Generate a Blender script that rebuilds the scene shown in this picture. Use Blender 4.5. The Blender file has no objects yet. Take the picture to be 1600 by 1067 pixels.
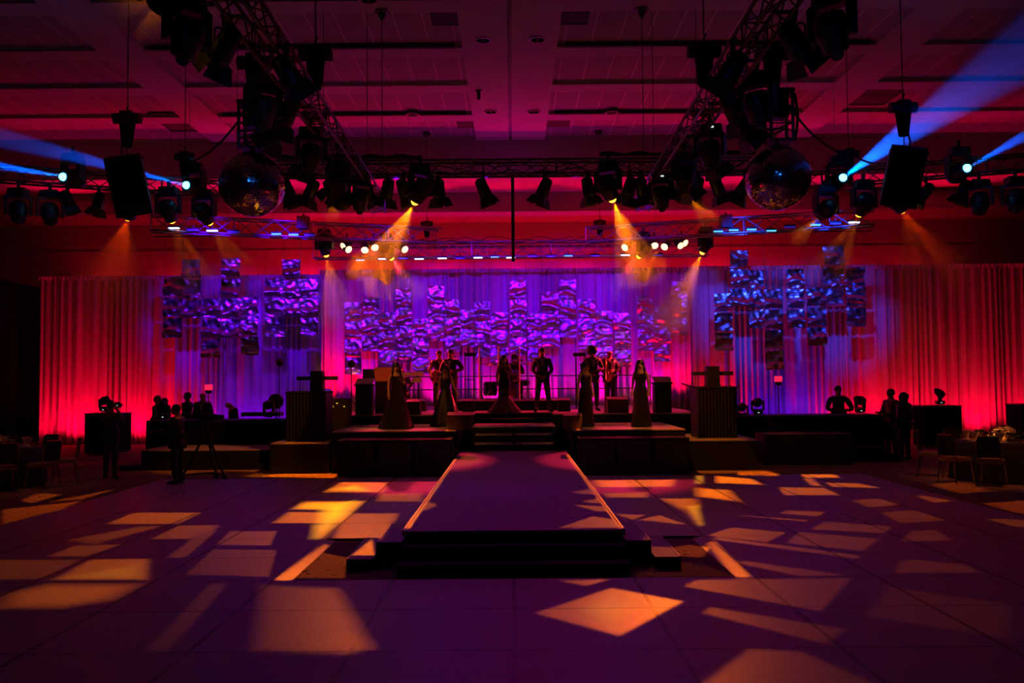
import bpy, math, random
from mathutils import Vector, Matrix, Quaternion
random.seed(7)
SC = bpy.context.scene
COL = SC.collection
PI = math.pi

# ------------------------------------------------------------------ camera, world, exposure
FPX, HC = 1420.0, 2.04
TH = math.atan(60.5 / FPX)
RO = math.radians(0.45)
Fv = Vector((0, math.cos(TH), math.sin(TH)))
Uv = Vector((0, -math.sin(TH), math.cos(TH)))
Xv = Vector((1, 0, 0))
Rc = Xv * math.cos(RO) - Uv * math.sin(RO)
Uc = Uv * math.cos(RO) + Xv * math.sin(RO)
cam = bpy.data.cameras.new('camera')
cam.sensor_width = 36.0
cam.lens = FPX / 1600 * 36
cam.clip_end = 200
camo = bpy.data.objects.new('camera', cam)
M = Matrix((Rc, Uc, -Fv)).transposed().to_4x4()
M.translation = Vector((0, 0, HC))
camo.matrix_world = M
COL.objects.link(camo)
SC.camera = camo

w = bpy.data.worlds.new('dark_hall')
w.use_nodes = True
w.node_tree.nodes['Background'].inputs[0].default_value = (0.25, 0.02, 0.06, 1)
w.node_tree.nodes['Background'].inputs[1].default_value = 0.004
SC.world = w
SC.view_settings.view_transform = 'Standard'
SC.view_settings.look = 'None'
SC.view_settings.exposure = 0.0
SC.view_settings.gamma = 1.0
SC.view_settings.use_curve_mapping = False
cy = SC.cycles
cy.use_denoising = True
cy.max_bounces = 5
cy.diffuse_bounces = 2
cy.glossy_bounces = 3
cy.transmission_bounces = 3
cy.volume_bounces = 0
cy.transparent_max_bounces = 12
cy.sample_clamp_indirect = 3.0
cy.use_light_tree = True
cy.caustics_reflective = False
cy.caustics_refractive = False


def ray(px, py):
    return Rc * (px - 800) + Uc * (533.5 - py) + Fv * FPX


def at(px, py, Y):
    d = ray(px, py)
    t = Y / d.y
    return Vector((d.x * t, Y, HC + d.z * t))


def gnd(px, py, z=0.0):
    d = ray(px, py)
    t = (z - HC) / d.z
    return Vector((d.x * t, d.y * t, z))


def spot(name, loc, target, col, power, ang=60, blend=0.5, rad=0.1):
    l = bpy.data.lights.new(name, 'SPOT')
    l.color = col
    l.energy = power
    l.spot_size = math.radians(ang)
    l.spot_blend = blend
    l.shadow_soft_size = rad
    o = bpy.data.objects.new(name, l)
    o.location = loc
    o.rotation_euler = (Vector(target) - Vector(loc)).to_track_quat('-Z', 'Y').to_euler()
    COL.objects.link(o)
    return o


def point(name, loc, col, power, rad=0.1):
    l = bpy.data.lights.new(name, 'POINT')
    l.color = col
    l.energy = power
    l.shadow_soft_size = rad
    o = bpy.data.objects.new(name, l)
    o.location = loc
    COL.objects.link(o)
    return o


RED = (1.0, 0.0, 0.03)
PINK = (1.0, 0.0, 0.25)
MAG = (0.75, 0.0, 0.9)
VIO = (0.22, 0.0, 1.0)
BLU = (0.0, 0.09, 1.0)
AMB = (1.0, 0.20, 0.0)
YB_S, YB_C, YW = 30.6, 32.5, 34.0     # side curtains, centre curtain, back wall
# --- curtain uplights on the floor in front of the drapes
def uplight(px, Y, col, power, hgt=1.7, ang=118, dy=0.8, z0=0.15):
    x = (px - 800) * Y / FPX
    spot('uplight_lamp', (x, Y - dy, z0), (x, Y, hgt), col, power, ang, 0.8, 0.10)
for px, p in ((78, 80), (125, 230), (170, 90), (222, 260), (300, 110)):
    uplight(px, YB_S, RED, p)
for px, p in ((1120, 50), (1300, 90), (1350, 120), (1400, 180), (1460, 130), (1520, 190), (1590, 150)):
    uplight(px, YB_S, RED, p)
for px, p in ((345, 50), (400, 75), (450, 60)):
    uplight(px, YB_S, (0.25, 0.0, 1.0), p, 3.2)
for px, p in ((1180, 50), (1225, 60), (1270, 35)):
    uplight(px, YB_S, (0.14, 0.0, 1.0), p, 4.0)
for px, p in ((520, 420), (555, 200), (1060, 200)):
    uplight(px, YB_C, RED, p, 3.0, 80, 0.6, 1.22)
uplight(1100, YB_S, RED, 260, 1.8)
for px in (610, 690, 770, 850, 930, 1010):
    uplight(px, YB_C, (1.0, 0.0, 0.40), 95, 2.6, 135, 0.6, 1.25)
# --- violet wash over the middle drape and its foil squares, from the front truss
for px, tx, c, p in ((620, 600, (0.14, 0, 1), 4800), (760, 740, (0.12, 0, 1), 4800), (900, 880, (0.12, 0, 1), 4800), (1000, 1010, (0.15, 0, 1), 4600)):
    spot('violet_wash_lamp', at(px, 280, 19.0), at(tx, 490, YB_C), c, p, 26, 0.8, 0.1)
for px, tx, c, p in ((320, 335, (0.13, 0, 1), 4200), (430, 455, (0.13, 0, 1), 4200)):
    spot('violet_wash_lamp', at(px, 300, 21.8), at(tx, 455, 28.3), c, p * 0.52, 30, 0.8, 0.1)
for px, tx, c, p in ((1150, 1165, BLU, 1500), (1300, 1290, BLU, 1500)):
    spot('blue_wash_lamp', at(px, 300, 21.8), at(tx, 445, 28.3), (0.015, 0.045, 1), p * 1.3, 29, 0.8, 0.1)
# --- red light thrown up from behind the back truss on soffits and upper wall
for k in range(11):
    x = -15.0 + 3.0 * k
    spot('red_up_lamp', (x, 31.55, 6.3), (x, 29.75, 8.67), (1.0, 0.0, 0.04), 330 if abs(x) < 10 else 260, 76, 0.5, 0.15)
for k in range(13):
    x = -15.0 + 2.5 * k
    spot('wall_wash_lamp', (x, 33.25, 5.3), (x, 33.8, 7.9), (1.0, 0.0, 0.02), 120 if abs(x) < 8 else 45, 150, 0.8, 0.15)
for x in (-8.0, -5.4, -2.7, 0.0, 2.7, 5.4, 8.0):  # red spots added out front to brighten the rear truss
    spot('truss_fill_spot', (x, 19.3, 6.95), (x * 1.1, 29.0, 6.95), (1.0, 0.0, 0.02), 420, 20, 0.9, 0.1)
# --- ceiling glow: unseen upward spots added to tint the ceiling
spot('violet_ceiling_fill', (0.0, 28.2, 6.2), (0, 26.0, 9.9), (0.6, 0, 0.8), 60, 150, 1.0, 0.3)
spot('violet_ceiling_fill', (-5.0, 23.0, 5.6), (-5, 21.0, 9.9), (0.6, 0, 0.35), 22, 160, 1.0, 0.3)
spot('red_ceiling_fill', (6.5, 22.5, 5.6), (7, 21.5, 9.9), (1, 0, 0.08), 15, 160, 1.0, 0.3)
spot('red_ceiling_fill', (0, 12.5, 3.0), (0, 15, 9.9), (1, 0, 0.04), 11, 150, 1.0, 0.3)
# --- violet and red wash on dance floor and runway
spot('floor_wash_lamp', (-1.5, 17.5, 6.1), (-1.2, 11.5, 0), (0.34, 0, 0.85), 95, 60, 1.0, 0.15)
spot('floor_wash_lamp', (2.0, 17.5, 6.1), (1.6, 9.0, 0), (0.38, 0, 0.8), 75, 66, 1.0, 0.15)
spot('floor_wash_lamp', (-1.0, 10.0, 6.4), (0.0, 16.0, 0.4), (0.5, 0, 1), 190, 46, 1.0, 0.15)
spot('floor_wash_lamp', (0.5, 17.5, 6.1), (0.3, 6.5, 0), (0.9, 0, 0.16), 40, 70, 1.0, 0.15)
spot('floor_wash_lamp', (4.5, 18.5, 6.1), (5.6, 12.0, 0), (1, 0, 0.10), 75, 70, 1.0, 0.15)
spot('floor_wash_lamp', (-4.5, 18.5, 6.1), (-6.2, 13.0, 0), (1, 0, 0.10), 60, 60, 1.0, 0.15)
# --- stage: red back light and warm front key
for x, p in ((-3.6, 1500), (-1.2, 900), (1.3, 900), (3.6, 1500)):
    spot('stage_back_lamp', (x, 28.3, 6.0), (x * 0.9, 26.0, 1.6), (1, 0.015, 0.05), p, 42, 0.6, 0.08)
for x, tx in ((-3.6, -2.7), (-1.6, -1.6), (1.8, 1.75), (3.9, 3.0)):
    spot('stage_back_lamp', (x, 27.6, 5.6), (tx, 21.6, 1.7), (1, 0.02, 0.07), 900, 16, 0.5, 0.06)
spot('stage_key_lamp', (-4.6, 19.4, 6.0), (-3.2, 25.4, 2.2), (1, 0.13, 0.03), 420, 17, 0.6, 0.06)
for x, tx in ((-4.4, -0.6), (4.4, 0.8)):
    spot('stage_side_lamp', (x, 27.0, 3.4), (tx, 25.8, 2.3), (1, 0.02, 0.04), 1000, 50, 0.8, 0.08)
for x, tx in ((-5.4, -2.6), (5.6, 2.7)):
    spot('stage_key_lamp', (x, 18.6, 5.9), (tx, 21.6, 1.4), (1, 0.26, 0.03), 600, 30, 0.8, 0.1)
spot('runway_edge_lamp', (-4.6, 24.0, 6.0), (0, 15.0, 0.3), (1, 0.25, 0.05), 60, 30, 0.9, 0.1)

# ------------------------------------------------------------------ materials
def mat(name, col, rough=0.6, metal=0.0, emit=None, es=0.0, spec=0.5):
    m = bpy.data.materials.new(name)
    m.use_nodes = True
    b = m.node_tree.nodes['Principled BSDF']
    b.inputs['Base Color'].default_value = (*col, 1)
    b.inputs['Roughness'].default_value = rough
    b.inputs['Metallic'].default_value = metal
    b.inputs['Specular IOR Level'].default_value = spec
    if emit:
        b.inputs['Emission Color'].default_value = (*emit, 1)
        b.inputs['Emission Strength'].default_value = es
    # fine procedural variation of the base colour
    nt = m.node_tree
    if not emit:
        tc = nt.nodes.new('ShaderNodeTexCoord')
        n = nt.nodes.new('ShaderNodeTexNoise')
        n.inputs['Scale'].default_value = 9
        mr = nt.nodes.new('ShaderNodeMapRange')
        mr.inputs[3].default_value = 0.85
        mr.inputs[4].default_value = 1.12
        mx = nt.nodes.new('ShaderNodeVectorMath')
        mx.operation = 'SCALE'
        mx.inputs[0].default_value = col
        nt.links.new(tc.outputs['Object'], n.inputs['Vector'])
        nt.links.new(n.outputs[0], mr.inputs[0])
        nt.links.new(mr.outputs[0], mx.inputs['Scale'])
        nt.links.new(mx.outputs[0], b.inputs['Base Color'])
    return m


def node(nt, t, op=None, ins=None, **kw):
    n = nt.nodes.new(t)
    if op:
        n.operation = op
    for k, v in (ins or {}).items():
        if hasattr(v, 'is_linked') or isinstance(v, bpy.types.NodeSocket):
            nt.links.new(v, n.inputs[k])
        else:
            n.inputs[k].default_value = v
    for k, v in kw.items():
        setattr(n, k, v)
    return n


def bump(m, scale, strength, dist=0.01, kind='ShaderNodeTexNoise', stretch=(1, 1, 1)):
    nt = m.node_tree
    b = nt.nodes['Principled BSDF']
    tc = nt.nodes.new('ShaderNodeTexCoord')
    mp = node(nt, 'ShaderNodeMapping', ins={'Vector': tc.outputs['Object'], 'Scale': stretch})
    n = node(nt, kind, ins={'Vector': mp.outputs[0], 'Scale': scale})
    bp = node(nt, 'ShaderNodeBump', ins={'Height': n.outputs[0], 'Strength': strength, 'Distance': dist})
    nt.links.new(bp.outputs[0], b.inputs['Normal'])
    return m


M_black = mat('black_paint', (0.012, 0.012, 0.013), 0.45)
M_matte = mat('black_cloth', (0.006, 0.006, 0.007), 0.95, spec=0.1)
M_alu = mat('dull_aluminium', (0.16, 0.16, 0.17), 0.38, 0.8)
M_truss = mat('dark_truss', (0.10, 0.10, 0.105), 0.35, 0.7)
M_truss_lit = mat('truss_lit_tone', (0.42, 0.42, 0.44), 0.3, 0.6)  # same truss metal, made paler so the rear trusses look red-lit
M_deck = mat('stage_deck', (0.30, 0.29, 0.30), 0.55)
M_fascia = mat('stage_fascia', (0.010, 0.010, 0.012), 0.8, spec=0.2)
M_tan2 = mat('dark_tan_carpet_cover', (0.10, 0.065, 0.035), 0.7)
M_nose = mat('step_nosing', (0.45, 0.42, 0.40), 0.4)
M_plast = mat('pale_ceiling', (0.50, 0.46, 0.47), 0.85)
M_wall = mat('hall_wall', (0.42, 0.38, 0.38), 0.8)
M_dark = mat('dark_vent', (0.03, 0.03, 0.035), 0.8)
M_skin = mat('skin', (0.45, 0.26, 0.19), 0.5)
M_skin2 = mat('dark_skin', (0.20, 0.10, 0.07), 0.5)
M_hair = mat('dark_hair', (0.010, 0.008, 0.007), 0.4)
M_bald = mat('grey_hair', (0.25, 0.24, 0.24), 0.6)
M_suit = mat('black_suit', (0.040, 0.036, 0.040), 0.5)
M_shirt = mat('white_shirt', (0.7, 0.7, 0.72), 0.7)
M_gown = mat('black_gown', (0.016, 0.012, 0.014), 0.3)
M_seq = bump(mat('sequin_gown', (0.06, 0.045, 0.022), 0.22, 0.8), 40, 1.0, 0.04, 'ShaderNodeTexVoronoi')
M_tulle = mat('pale_tulle', (0.15, 0.12, 0.16), 0.8)
M_shoe = mat('shoe_leather', (0.01, 0.01, 0.01), 0.25)
M_brass = mat('brass', (0.7, 0.42, 0.14), 0.22, 1.0)
M_chrome = mat('chrome', (0.65, 0.65, 0.68), 0.18, 1.0)
M_drum = mat('drum_lacquer', (0.05, 0.04, 0.09), 0.15)
M_skinhd = mat('drum_head', (0.6, 0.6, 0.6), 0.5)
M_wood = mat('orange_wood', (0.75, 0.35, 0.14), 0.35)
M_keyw = mat('ivory_keys', (0.7, 0.68, 0.62), 0.3)
M_tan = mat('tan_vinyl', (0.30, 0.19, 0.10), 0.5)
M_cloth = mat('dark_tablecloth', (0.02, 0.015, 0.02), 0.85)
M_white = mat('white_china', (0.7, 0.68, 0.66), 0.2)
M_flower = mat('white_petals', (0.62, 0.56, 0.55), 0.7)
M_leaf = mat('green_leaf', (0.05, 0.12, 0.03), 0.6)
M_cab = mat('speaker_grille', (0.010, 0.010, 0.011), 0.6)
M_amb = mat('amber_lens', (1, .5, .1), 0.3, emit=(1.0, 0.36, 0.02), es=7)
M_blu = mat('blue_lens', (.3, .7, 1), 0.3, emit=(0.05, 0.45, 1.0), es=14)
M_par = mat('warm_lens', (1, .8, .6), 0.3, emit=(1.0, 0.62, 0.25), es=3.0)
M_ledb = mat('blue_led_strip', (.5, .5, 1), 0.3, emit=(0.45, 0.5, 1.0), es=2.6)
M_ledd = mat('dim_led_strip', (.2, .2, 1), 0.3, emit=(0.04, 0.03, 1.0), es=0.22)
M_ledc = mat('cyan_led_strip', (.2, .7, 1), 0.3, emit=(0.10, 0.6, 0.9), es=1.0)
M_disp = mat('lit_display', (.9, .9, 1), 0.3, emit=(0.7, 0.8, 0.8), es=1.0)
M_sign = mat('red_lit_sign', (1, .1, .2), 0.3, emit=(1.0, 0.02, 0.10), es=0.9)
M_grn = mat('indicator_light', (.8, .8, .1), 0.3, emit=(0.7, 0.6, 0.02), es=1.2)
M_lap = mat('blue_screen', (.1, .1, .5), 0.3, emit=(0.10, 0.02, 0.5), es=0.5)
M_candle = mat('candle_flame', (1, .4, .1), 0.3, emit=(1.0, 0.16, 0.03), es=2.5)
M_glass = bpy.data.materials.new('clear_acrylic')
M_glass.use_nodes = True
nt = M_glass.node_tree
nt.nodes.clear()
mo = nt.nodes.new('ShaderNodeOutputMaterial')
tr = node(nt, 'ShaderNodeBsdfTransparent', ins={0: (0.93, 0.93, 0.95, 1)})
gl = node(nt, 'ShaderNodeBsdfGlossy', ins={0: (0.9, 0.9, 0.9, 1), 'Roughness': 0.05})
fr = node(nt, 'ShaderNodeFresnel', ins={0: 1.45})
mxs = node(nt, 'ShaderNodeMixShader', ins={0: fr.outputs[0], 1: tr.outputs[0], 2: gl.outputs[0]})
nt.links.new(mxs.outputs[0], mo.inputs[0])

# curtain cloth: pale, slightly translucent
M_cur = mat('pale_drape', (0.62, 0.58, 0.60), 0.9, spec=0.15)
bump(M_cur, 60, 0.15, 0.004, stretch=(1, 1, 0.2))
M_foil = mat('crinkled_foil', (0.82, 0.82, 0.90), 0.30, 1.0)
bump(M_foil, 3.0, 0.5, 0.05, stretch=(1, 1, 3.0))
# mirror ball: faceted tiles
M_mirror = mat('mirror_tiles', (0.80, 0.79, 0.80), 0.10, 1.0)
# carpet
M_carpet = bpy.data.materials.new('patterned_carpet')
M_carpet.use_nodes = True
nt = M_carpet.node_tree
b = nt.nodes['Principled BSDF']
b.inputs['Roughness'].default_value = 0.95
b.inputs['Specular IOR Level'].default_value = 0.1
tc = nt.nodes.new('ShaderNodeTexCoord')
mp = node(nt, 'ShaderNodeMapping', ins={'Vector': tc.outputs['Object'], 'Scale': (1, 1, 1)})
vo = node(nt, 'ShaderNodeTexVoronoi', ins={'Vector': mp.outputs[0], 'Scale': 9.0})
no = node(nt, 'ShaderNodeTexNoise', ins={'Vector': mp.outputs[0], 'Scale': 2.6, 'Detail': 3})
ad = node(nt, 'ShaderNodeMath', 'MULTIPLY', ins={0: vo.outputs[0], 1: no.outputs[0]})
cr = nt.nodes.new('ShaderNodeValToRGB')
cr.color_ramp.elements[0].position = 0.07
cr.color_ramp.elements[0].color = (0.03, 0.02, 0.02, 1)
cr.color_ramp.elements[1].position = 0.13
cr.color_ramp.elements[1].color = (0.30, 0.22, 0.14, 1)
nt.links.new(ad.outputs[0], cr.inputs[0])
nt.links.new(cr.outputs[0], b.inputs['Base Color'])
bp = node(nt, 'ShaderNodeBump', ins={'Height': no.outputs[0], 'Strength': 0.5, 'Distance': 0.02})
nt.links.new(bp.outputs[0], b.inputs['Normal'])
# dance floor panels with metal joint strips
TILE, J0 = 1.22, 9.31
M_dance = bpy.data.materials.new('dance_floor_panels')
M_dance.use_nodes = True
nt = M_dance.node_tree
b = nt.nodes['Principled BSDF']
tc = nt.nodes.new('ShaderNodeTexCoord')
sp = node(nt, 'ShaderNodeSeparateXYZ', ins={0: tc.outputs['Object']})
def joint(sock, off, wd):
    a = node(nt, 'ShaderNodeMath', 'ADD', ins={0: sock, 1: TILE * 50.5 - off})
    m_ = node(nt, 'ShaderNodeMath', 'MODULO', ins={0: a.outputs[0], 1: TILE})
    s = node(nt, 'ShaderNodeMath', 'SUBTRACT', ins={0: m_.outputs[0], 1: TILE / 2})
    ab = node(nt, 'ShaderNodeMath', 'ABSOLUTE', ins={0: s.outputs[0]})
    return node(nt, 'ShaderNodeMath', 'LESS_THAN', ins={0: ab.outputs[0], 1: wd})
jx = joint(sp.outputs[0], 0.0, 0.020)
jy = joint(sp.outputs[1], J0, 0.012)
jm = node(nt, 'ShaderNodeMath', 'MAXIMUM', ins={0: jx.outputs[0], 1: jy.outputs[0]})
nz = node(nt, 'ShaderNodeTexNoise', ins={'Vector': tc.outputs['Object'], 'Scale': 3.0, 'Detail': 6})
nz2 = node(nt, 'ShaderNodeTexNoise', ins={'Vector': node(nt, 'ShaderNodeMapping', ins={'Vector': tc.outputs['Object'], 'Scale': (1.5, 14, 1)}).outputs[0], 'Scale': 2.0, 'Detail': 5})
c1 = node(nt, 'ShaderNodeMapRange', ins={0: nz2.outputs[0], 3: 0.36, 4: 0.56})
cc = node(nt, 'ShaderNodeCombineXYZ', ins={0: c1.outputs[0], 1: c1.outputs[0], 2: c1.outputs[0]})
mx = node(nt, 'ShaderNodeMix', data_type='RGBA')
nt.links.new(jm.outputs[0], mx.inputs[0])
nt.links.new(cc.outputs[0], mx.inputs[6])
mx.inputs[7].default_value = (0.05, 0.045, 0.04, 1)
nt.links.new(mx.outputs[2], b.inputs['Base Color'])
rr = node(nt, 'ShaderNodeMapRange', ins={0: nz.outputs[0], 3: 0.38, 4: 0.50})
nt.links.new(rr.outputs[0], b.inputs['Roughness'])
hs = node(nt, 'ShaderNodeMath', 'SUBTRACT', ins={0: 1.0, 1: jm.outputs[0]})
bp = node(nt, 'ShaderNodeBump', ins={'Height': hs.outputs[0], 'Strength': 0.5, 'Distance': 0.01})
nt.links.new(bp.outputs[0], b.inputs['Normal'])
# ceiling tile panels: thin pale strips
M_ctile = mat('ceiling_panels', (0.36, 0.33, 0.34), 0.9)
nt = M_ctile.node_tree
b = nt.nodes['Principled BSDF']
tc = nt.nodes.new('ShaderNodeTexCoord')
sp = node(nt, 'ShaderNodeSeparateXYZ', ins={0: tc.outputs['Object']})
a = node(nt, 'ShaderNodeMath', 'ADD', ins={0: sp.outputs[0], 1: 64.0})
m_ = node(nt, 'ShaderNodeMath', 'MODULO', ins={0: a.outputs[0], 1: 0.64})
l_ = node(nt, 'ShaderNodeMath', 'LESS_THAN', ins={0: m_.outputs[0], 1: 0.022})
mx = node(nt, 'ShaderNodeMix', data_type='RGBA')
nt.links.new(l_.outputs[0], mx.inputs[0])
mx.inputs[6].default_value = (0.34, 0.31, 0.32, 1)
mx.inputs[7].default_value = (0.75, 0.72, 0.75, 1)
nt.links.new(mx.outputs[2], b.inputs['Base Color'])


# ------------------------------------------------------------------ mesh helpers
class MB:
    def __init__(s):
        s.v, s.f = [], []

    def quad(s, pts):
        n = len(s.v)
        s.v += [tuple(p) for p in pts]
        s.f.append(tuple(range(n, n + len(pts))))
        return s

    def box(s, c, d, rot=None, taper=1.0):
        n = len(s.v)
        c = Vector(c)
        for z in (-1, 1):
            t = taper if z > 0 else 1.0
            for x, y in ((-1, -1), (1, -1), (1, 1), (-1, 1)):
                p = Vector((x * d[0] / 2 * t, y * d[1] / 2 * t, z * d[2] / 2))
                if rot is not None:
                    p = rot @ p
                s.v.append(tuple(c + p))
        s.f += [(n, n + 3, n + 2, n + 1), (n + 4, n + 5, n + 6, n + 7)]
        for i in range(4):
            j = (i + 1) % 4
            s.f.append((n + i, n + j, n + 4 + j, n + 4 + i))
        return s

    def span(s, a, b):
        return s.box([(a[i] + b[i]) / 2 for i in range(3)], [abs(b[i] - a[i]) for i in range(3)])

    def tube(s, pts, r, n=8, cap=True):
        pts = [Vector(p) for p in pts]
        rs = r if isinstance(r, (list, tuple)) else [r] * len(pts)
        base = len(s.v)
        up = None
        for i, p in enumerate(pts):
            d = (pts[min(i + 1, len(pts) - 1)] - pts[max(i - 1, 0)])
            if d.length < 1e-9:
                d = Vector((0, 0, 1))
            d.normalize()
            if up is None:
                up = Vector((0, 0, 1)) if abs(d.z) < 0.9 else Vector((1, 0, 0))
            a = d.cross(up)
            if a.length < 1e-6:
                a = d.cross(Vector((0, 1, 0)))
            a.normalize()
            bb = a.cross(d).normalized()
            up = bb
            for k in range(n):
                t = 2 * PI * k / n
                s.v.append(tuple(p + (a * math.cos(t) + bb * math.sin(t)) * rs[i]))
        for i in range(len(pts) - 1):
            for k in range(n):
                k2 = (k + 1) % n
                s.f.append((base + i * n + k, base + i * n + k2, base + (i + 1) * n + k2, base + (i + 1) * n + k))
        if cap:
            s.f.append(tuple(base + k for k in reversed(range(n))))
            s.f.append(tuple(base + (len(pts) - 1) * n + k for k in range(n)))
        return s

    def lathe(s, prof, n=16, M4=None, sy=1.0, wob=None):
        base = len(s.v)
        M4 = M4 or Matrix.Identity(4)
        for i, (r, z) in enumerate(prof):
            for k in range(n):
                t = 2 * PI * k / n
                q = r * (1 + (wob(t, z) if wob else 0))
                s.v.append(tuple(M4 @ Vector((q * math.cos(t), q * math.sin(t) * sy, z))))
        for i in range(len(prof) - 1):
            for k in range(n):
                k2 = (k + 1) % n
                s.f.append((base + i * n + k, base + i * n + k2, base + (i + 1) * n + k2, base + (i + 1) * n + k))
        s.f.append(tuple(base + k for k in reversed(range(n))))
        s.f.append(tuple(base + (len(prof) - 1) * n + k for k in range(n)))
        return s

    def ball(s, c, r, n=12, m=8, sc=(1, 1, 1), rot=None):
        prof = [(max(1e-4, math.sin(PI * i / m)) * r, -math.cos(PI * i / m) * r) for i in range(m + 1)]
        M4 = Matrix.Translation(Vector(c)) @ (rot.to_4x4() if rot is not None else Matrix.Identity(4)) @ Matrix.Diagonal((*sc, 1))
        return s.lathe(prof, n, M4)

    def obj(s, name, m, parent=None, smooth=False, loc=None):
        me = bpy.data.meshes.new(name)
        me.from_pydata(s.v, [], s.f)
        me.materials.append(m)
        if smooth:
            me.polygons.foreach_set('use_smooth', [True] * len(me.polygons))
        me.update()
        o = bpy.data.objects.new(name, me)
        COL.objects.link(o)
        if parent:
            o.parent = parent
        if loc is not None:
            o.location = loc
        return o


def thing(name, label, cat, loc=(0, 0, 0), rz=0.0, group=None, sc=1.0):
    o = bpy.data.objects.new(name, None)
    o.empty_display_size = 0.1
    COL.objects.link(o)
    o.location = loc
    o.rotation_euler = (0, 0, rz)
    o.scale = (sc, sc, sc)
    o['label'] = label
    o['category'] = cat
    if group:
        o['group'] = group
    return o


def tag(o, label, cat, group=None, kind=None):
    if label:
        o['label'] = label
    if cat:
        o['category'] = cat
    if group:
        o['group'] = group
    if kind:
        o['kind'] = kind
    return o


def struct(o):
    o['kind'] = 'structure'
    return o


KIDS = {}
def kids(o):
    return [c for c in COL.objects if c.parent == o]


def dup(root, loc, label, rz=0.0, group=None, sc=None):
    r = root.copy()
    COL.objects.link(r)
    r.location = loc
    r.rotation_euler = (0, 0, rz)
    r['label'] = label
    if group:
        r['group'] = group
    if sc:
        r.scale = (sc, sc, sc)
    if root.name not in KIDS:
        KIDS[root.name] = [(ch, kids(ch)) for ch in kids(root)]
    for ch, gs in KIDS[root.name]:
        c = ch.copy()
        COL.objects.link(c)
        c.parent = r
        for g in gs:
            d = g.copy()
            COL.objects.link(d)
            d.parent = c
    return r


def first(root, loc, label, rz=0.0, group=None, sc=None):
    root.location = loc
    root.rotation_euler = (0, 0, rz)
    root['label'] = label
    if group:
        root['group'] = group
    if sc:
        root.scale = (sc, sc, sc)
    return root


class Stamp:
    """first call moves the prototype itself, later calls copy it"""
    def __init__(s, root):
        s.root, s.used = root, False
        KIDS[root.name] = [(ch, kids(ch)) for ch in kids(root)]

    def put(s, *a, **k):
        if s.used:
            return dup(s.root, *a, **k)
        s.used = True
        return first(s.root, *a, **k)


ORD = ['first', 'second', 'third', 'fourth', 'fifth', 'sixth', 'seventh', 'eighth', 'ninth', 'tenth', 'eleventh', 'twelfth',
       'thirteenth', 'fourteenth', 'fifteenth', 'sixteenth', 'seventeenth', 'eighteenth', 'nineteenth', 'twentieth',
       'twenty-first', 'twenty-second', 'twenty-third', 'twenty-fourth', 'twenty-fifth', 'twenty-sixth']

exec_parts = True

# ================================================================== THE SETTING
ZC = 9.9
XS = 17.4
fl = MB(); fl.quad([(-22, -3, 0), (22, -3, 0), (22, 36, 0), (-22, 36, 0)])
struct(fl.obj('floor', M_carpet))
ce = MB(); ce.span((-22, -3, ZC + 0.10), (22, 29.4, ZC + 0.30))
struct(ce.obj('ceiling', M_ctile))
# cross beams, long beams, soffits at the back (all plaster trim of the ceiling)
tb = MB()
for k in range(-8, 4):
    y0 = 21.2 + 2.72 * k
    for xa, xb in ((-22, -9.75), (-8.65, -1.12), (1.12, 8.65), (9.75, 22)):
        tb.span((xa, y0, ZC), (xb, y0 + 0.62, ZC + 0.12))
struct(tb.obj('trim_1', M_plast))
tb = MB()
for xa, xb in ((-9.75, -8.65), (-1.12, -0.05), (0.05, 1.12), (8.65, 9.75)):
    tb.span((xa, -3, ZC - 0.02), (xb, 29.4, ZC + 0.12))
struct(tb.obj('trim_2', M_plast))
tb = MB()
tb.span((-22, 29.4, 8.67), (22, 31.8, 10.2))
tb.span((-22, 31.8, 7.98), (22, 34.0, 10.2))
struct(tb.obj('trim_3', M_wall))
tb = MB()
for k in (0, 2):
    y0 = 21.2 + 2.72 * k
    for sx in (-1, 1):
        tb.span((sx * 1.3, y0 - 0.10, ZC - 0.01), (sx * 8.5, y0 - 0.001, ZC + 0.09))
struct(tb.obj('trim_4', M_dark))
wb = MB(); wb.span((-22, 34.0, 0), (22, 34.3, 10.2))
wb.span((-22, 33.96, 6.95), (22, 34.0, 6.99))
struct(wb.obj('wall_back', M_wall))
for nm, s in (('wall_left', -1), ('wall_right', 1)):
    wb = MB(); wb.span((s * 21.8, -3, 0), (s * 22.1, 34.3, 10.2))
    struct(wb.obj(nm, M_wall))

# ceiling vents and round down lights
def vent(x0, x1, y0, y1, label, grid=False):
    t = thing('ceiling_vent', label, 'vent', ((x0 + x1) / 2, (y0 + y1) / 2, ZC + 0.07))
    dx, dy = (x1 - x0) / 2, (y1 - y0) / 2
    b = MB(); b.box((0, 0, 0.01), (2 * dx, 2 * dy, 0.02)); b.obj('backing', M_dark, t)
    f = MB()
    for s in (-1, 1):
        f.box((s * dx, 0, -0.005), (0.03, 2 * dy, 0.03)); f.box((0, s * dy, -0.005), (2 * dx, 0.03, 0.03))
    if grid:
        for k in (-1, 1):
            f.box((k * dx / 3, 0, -0.004), (0.02, 2 * dy, 0.01))
        f.box((0, 0, -0.004), (2 * dx, 0.02, 0.01))
    f.obj('frame', M_plast if not grid else M_fascia, t)
def cx(px, py, z=ZC):
    d = ray(px, py); t = (z - HC) / d.z
    return d.x * t, d.y * t
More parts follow.
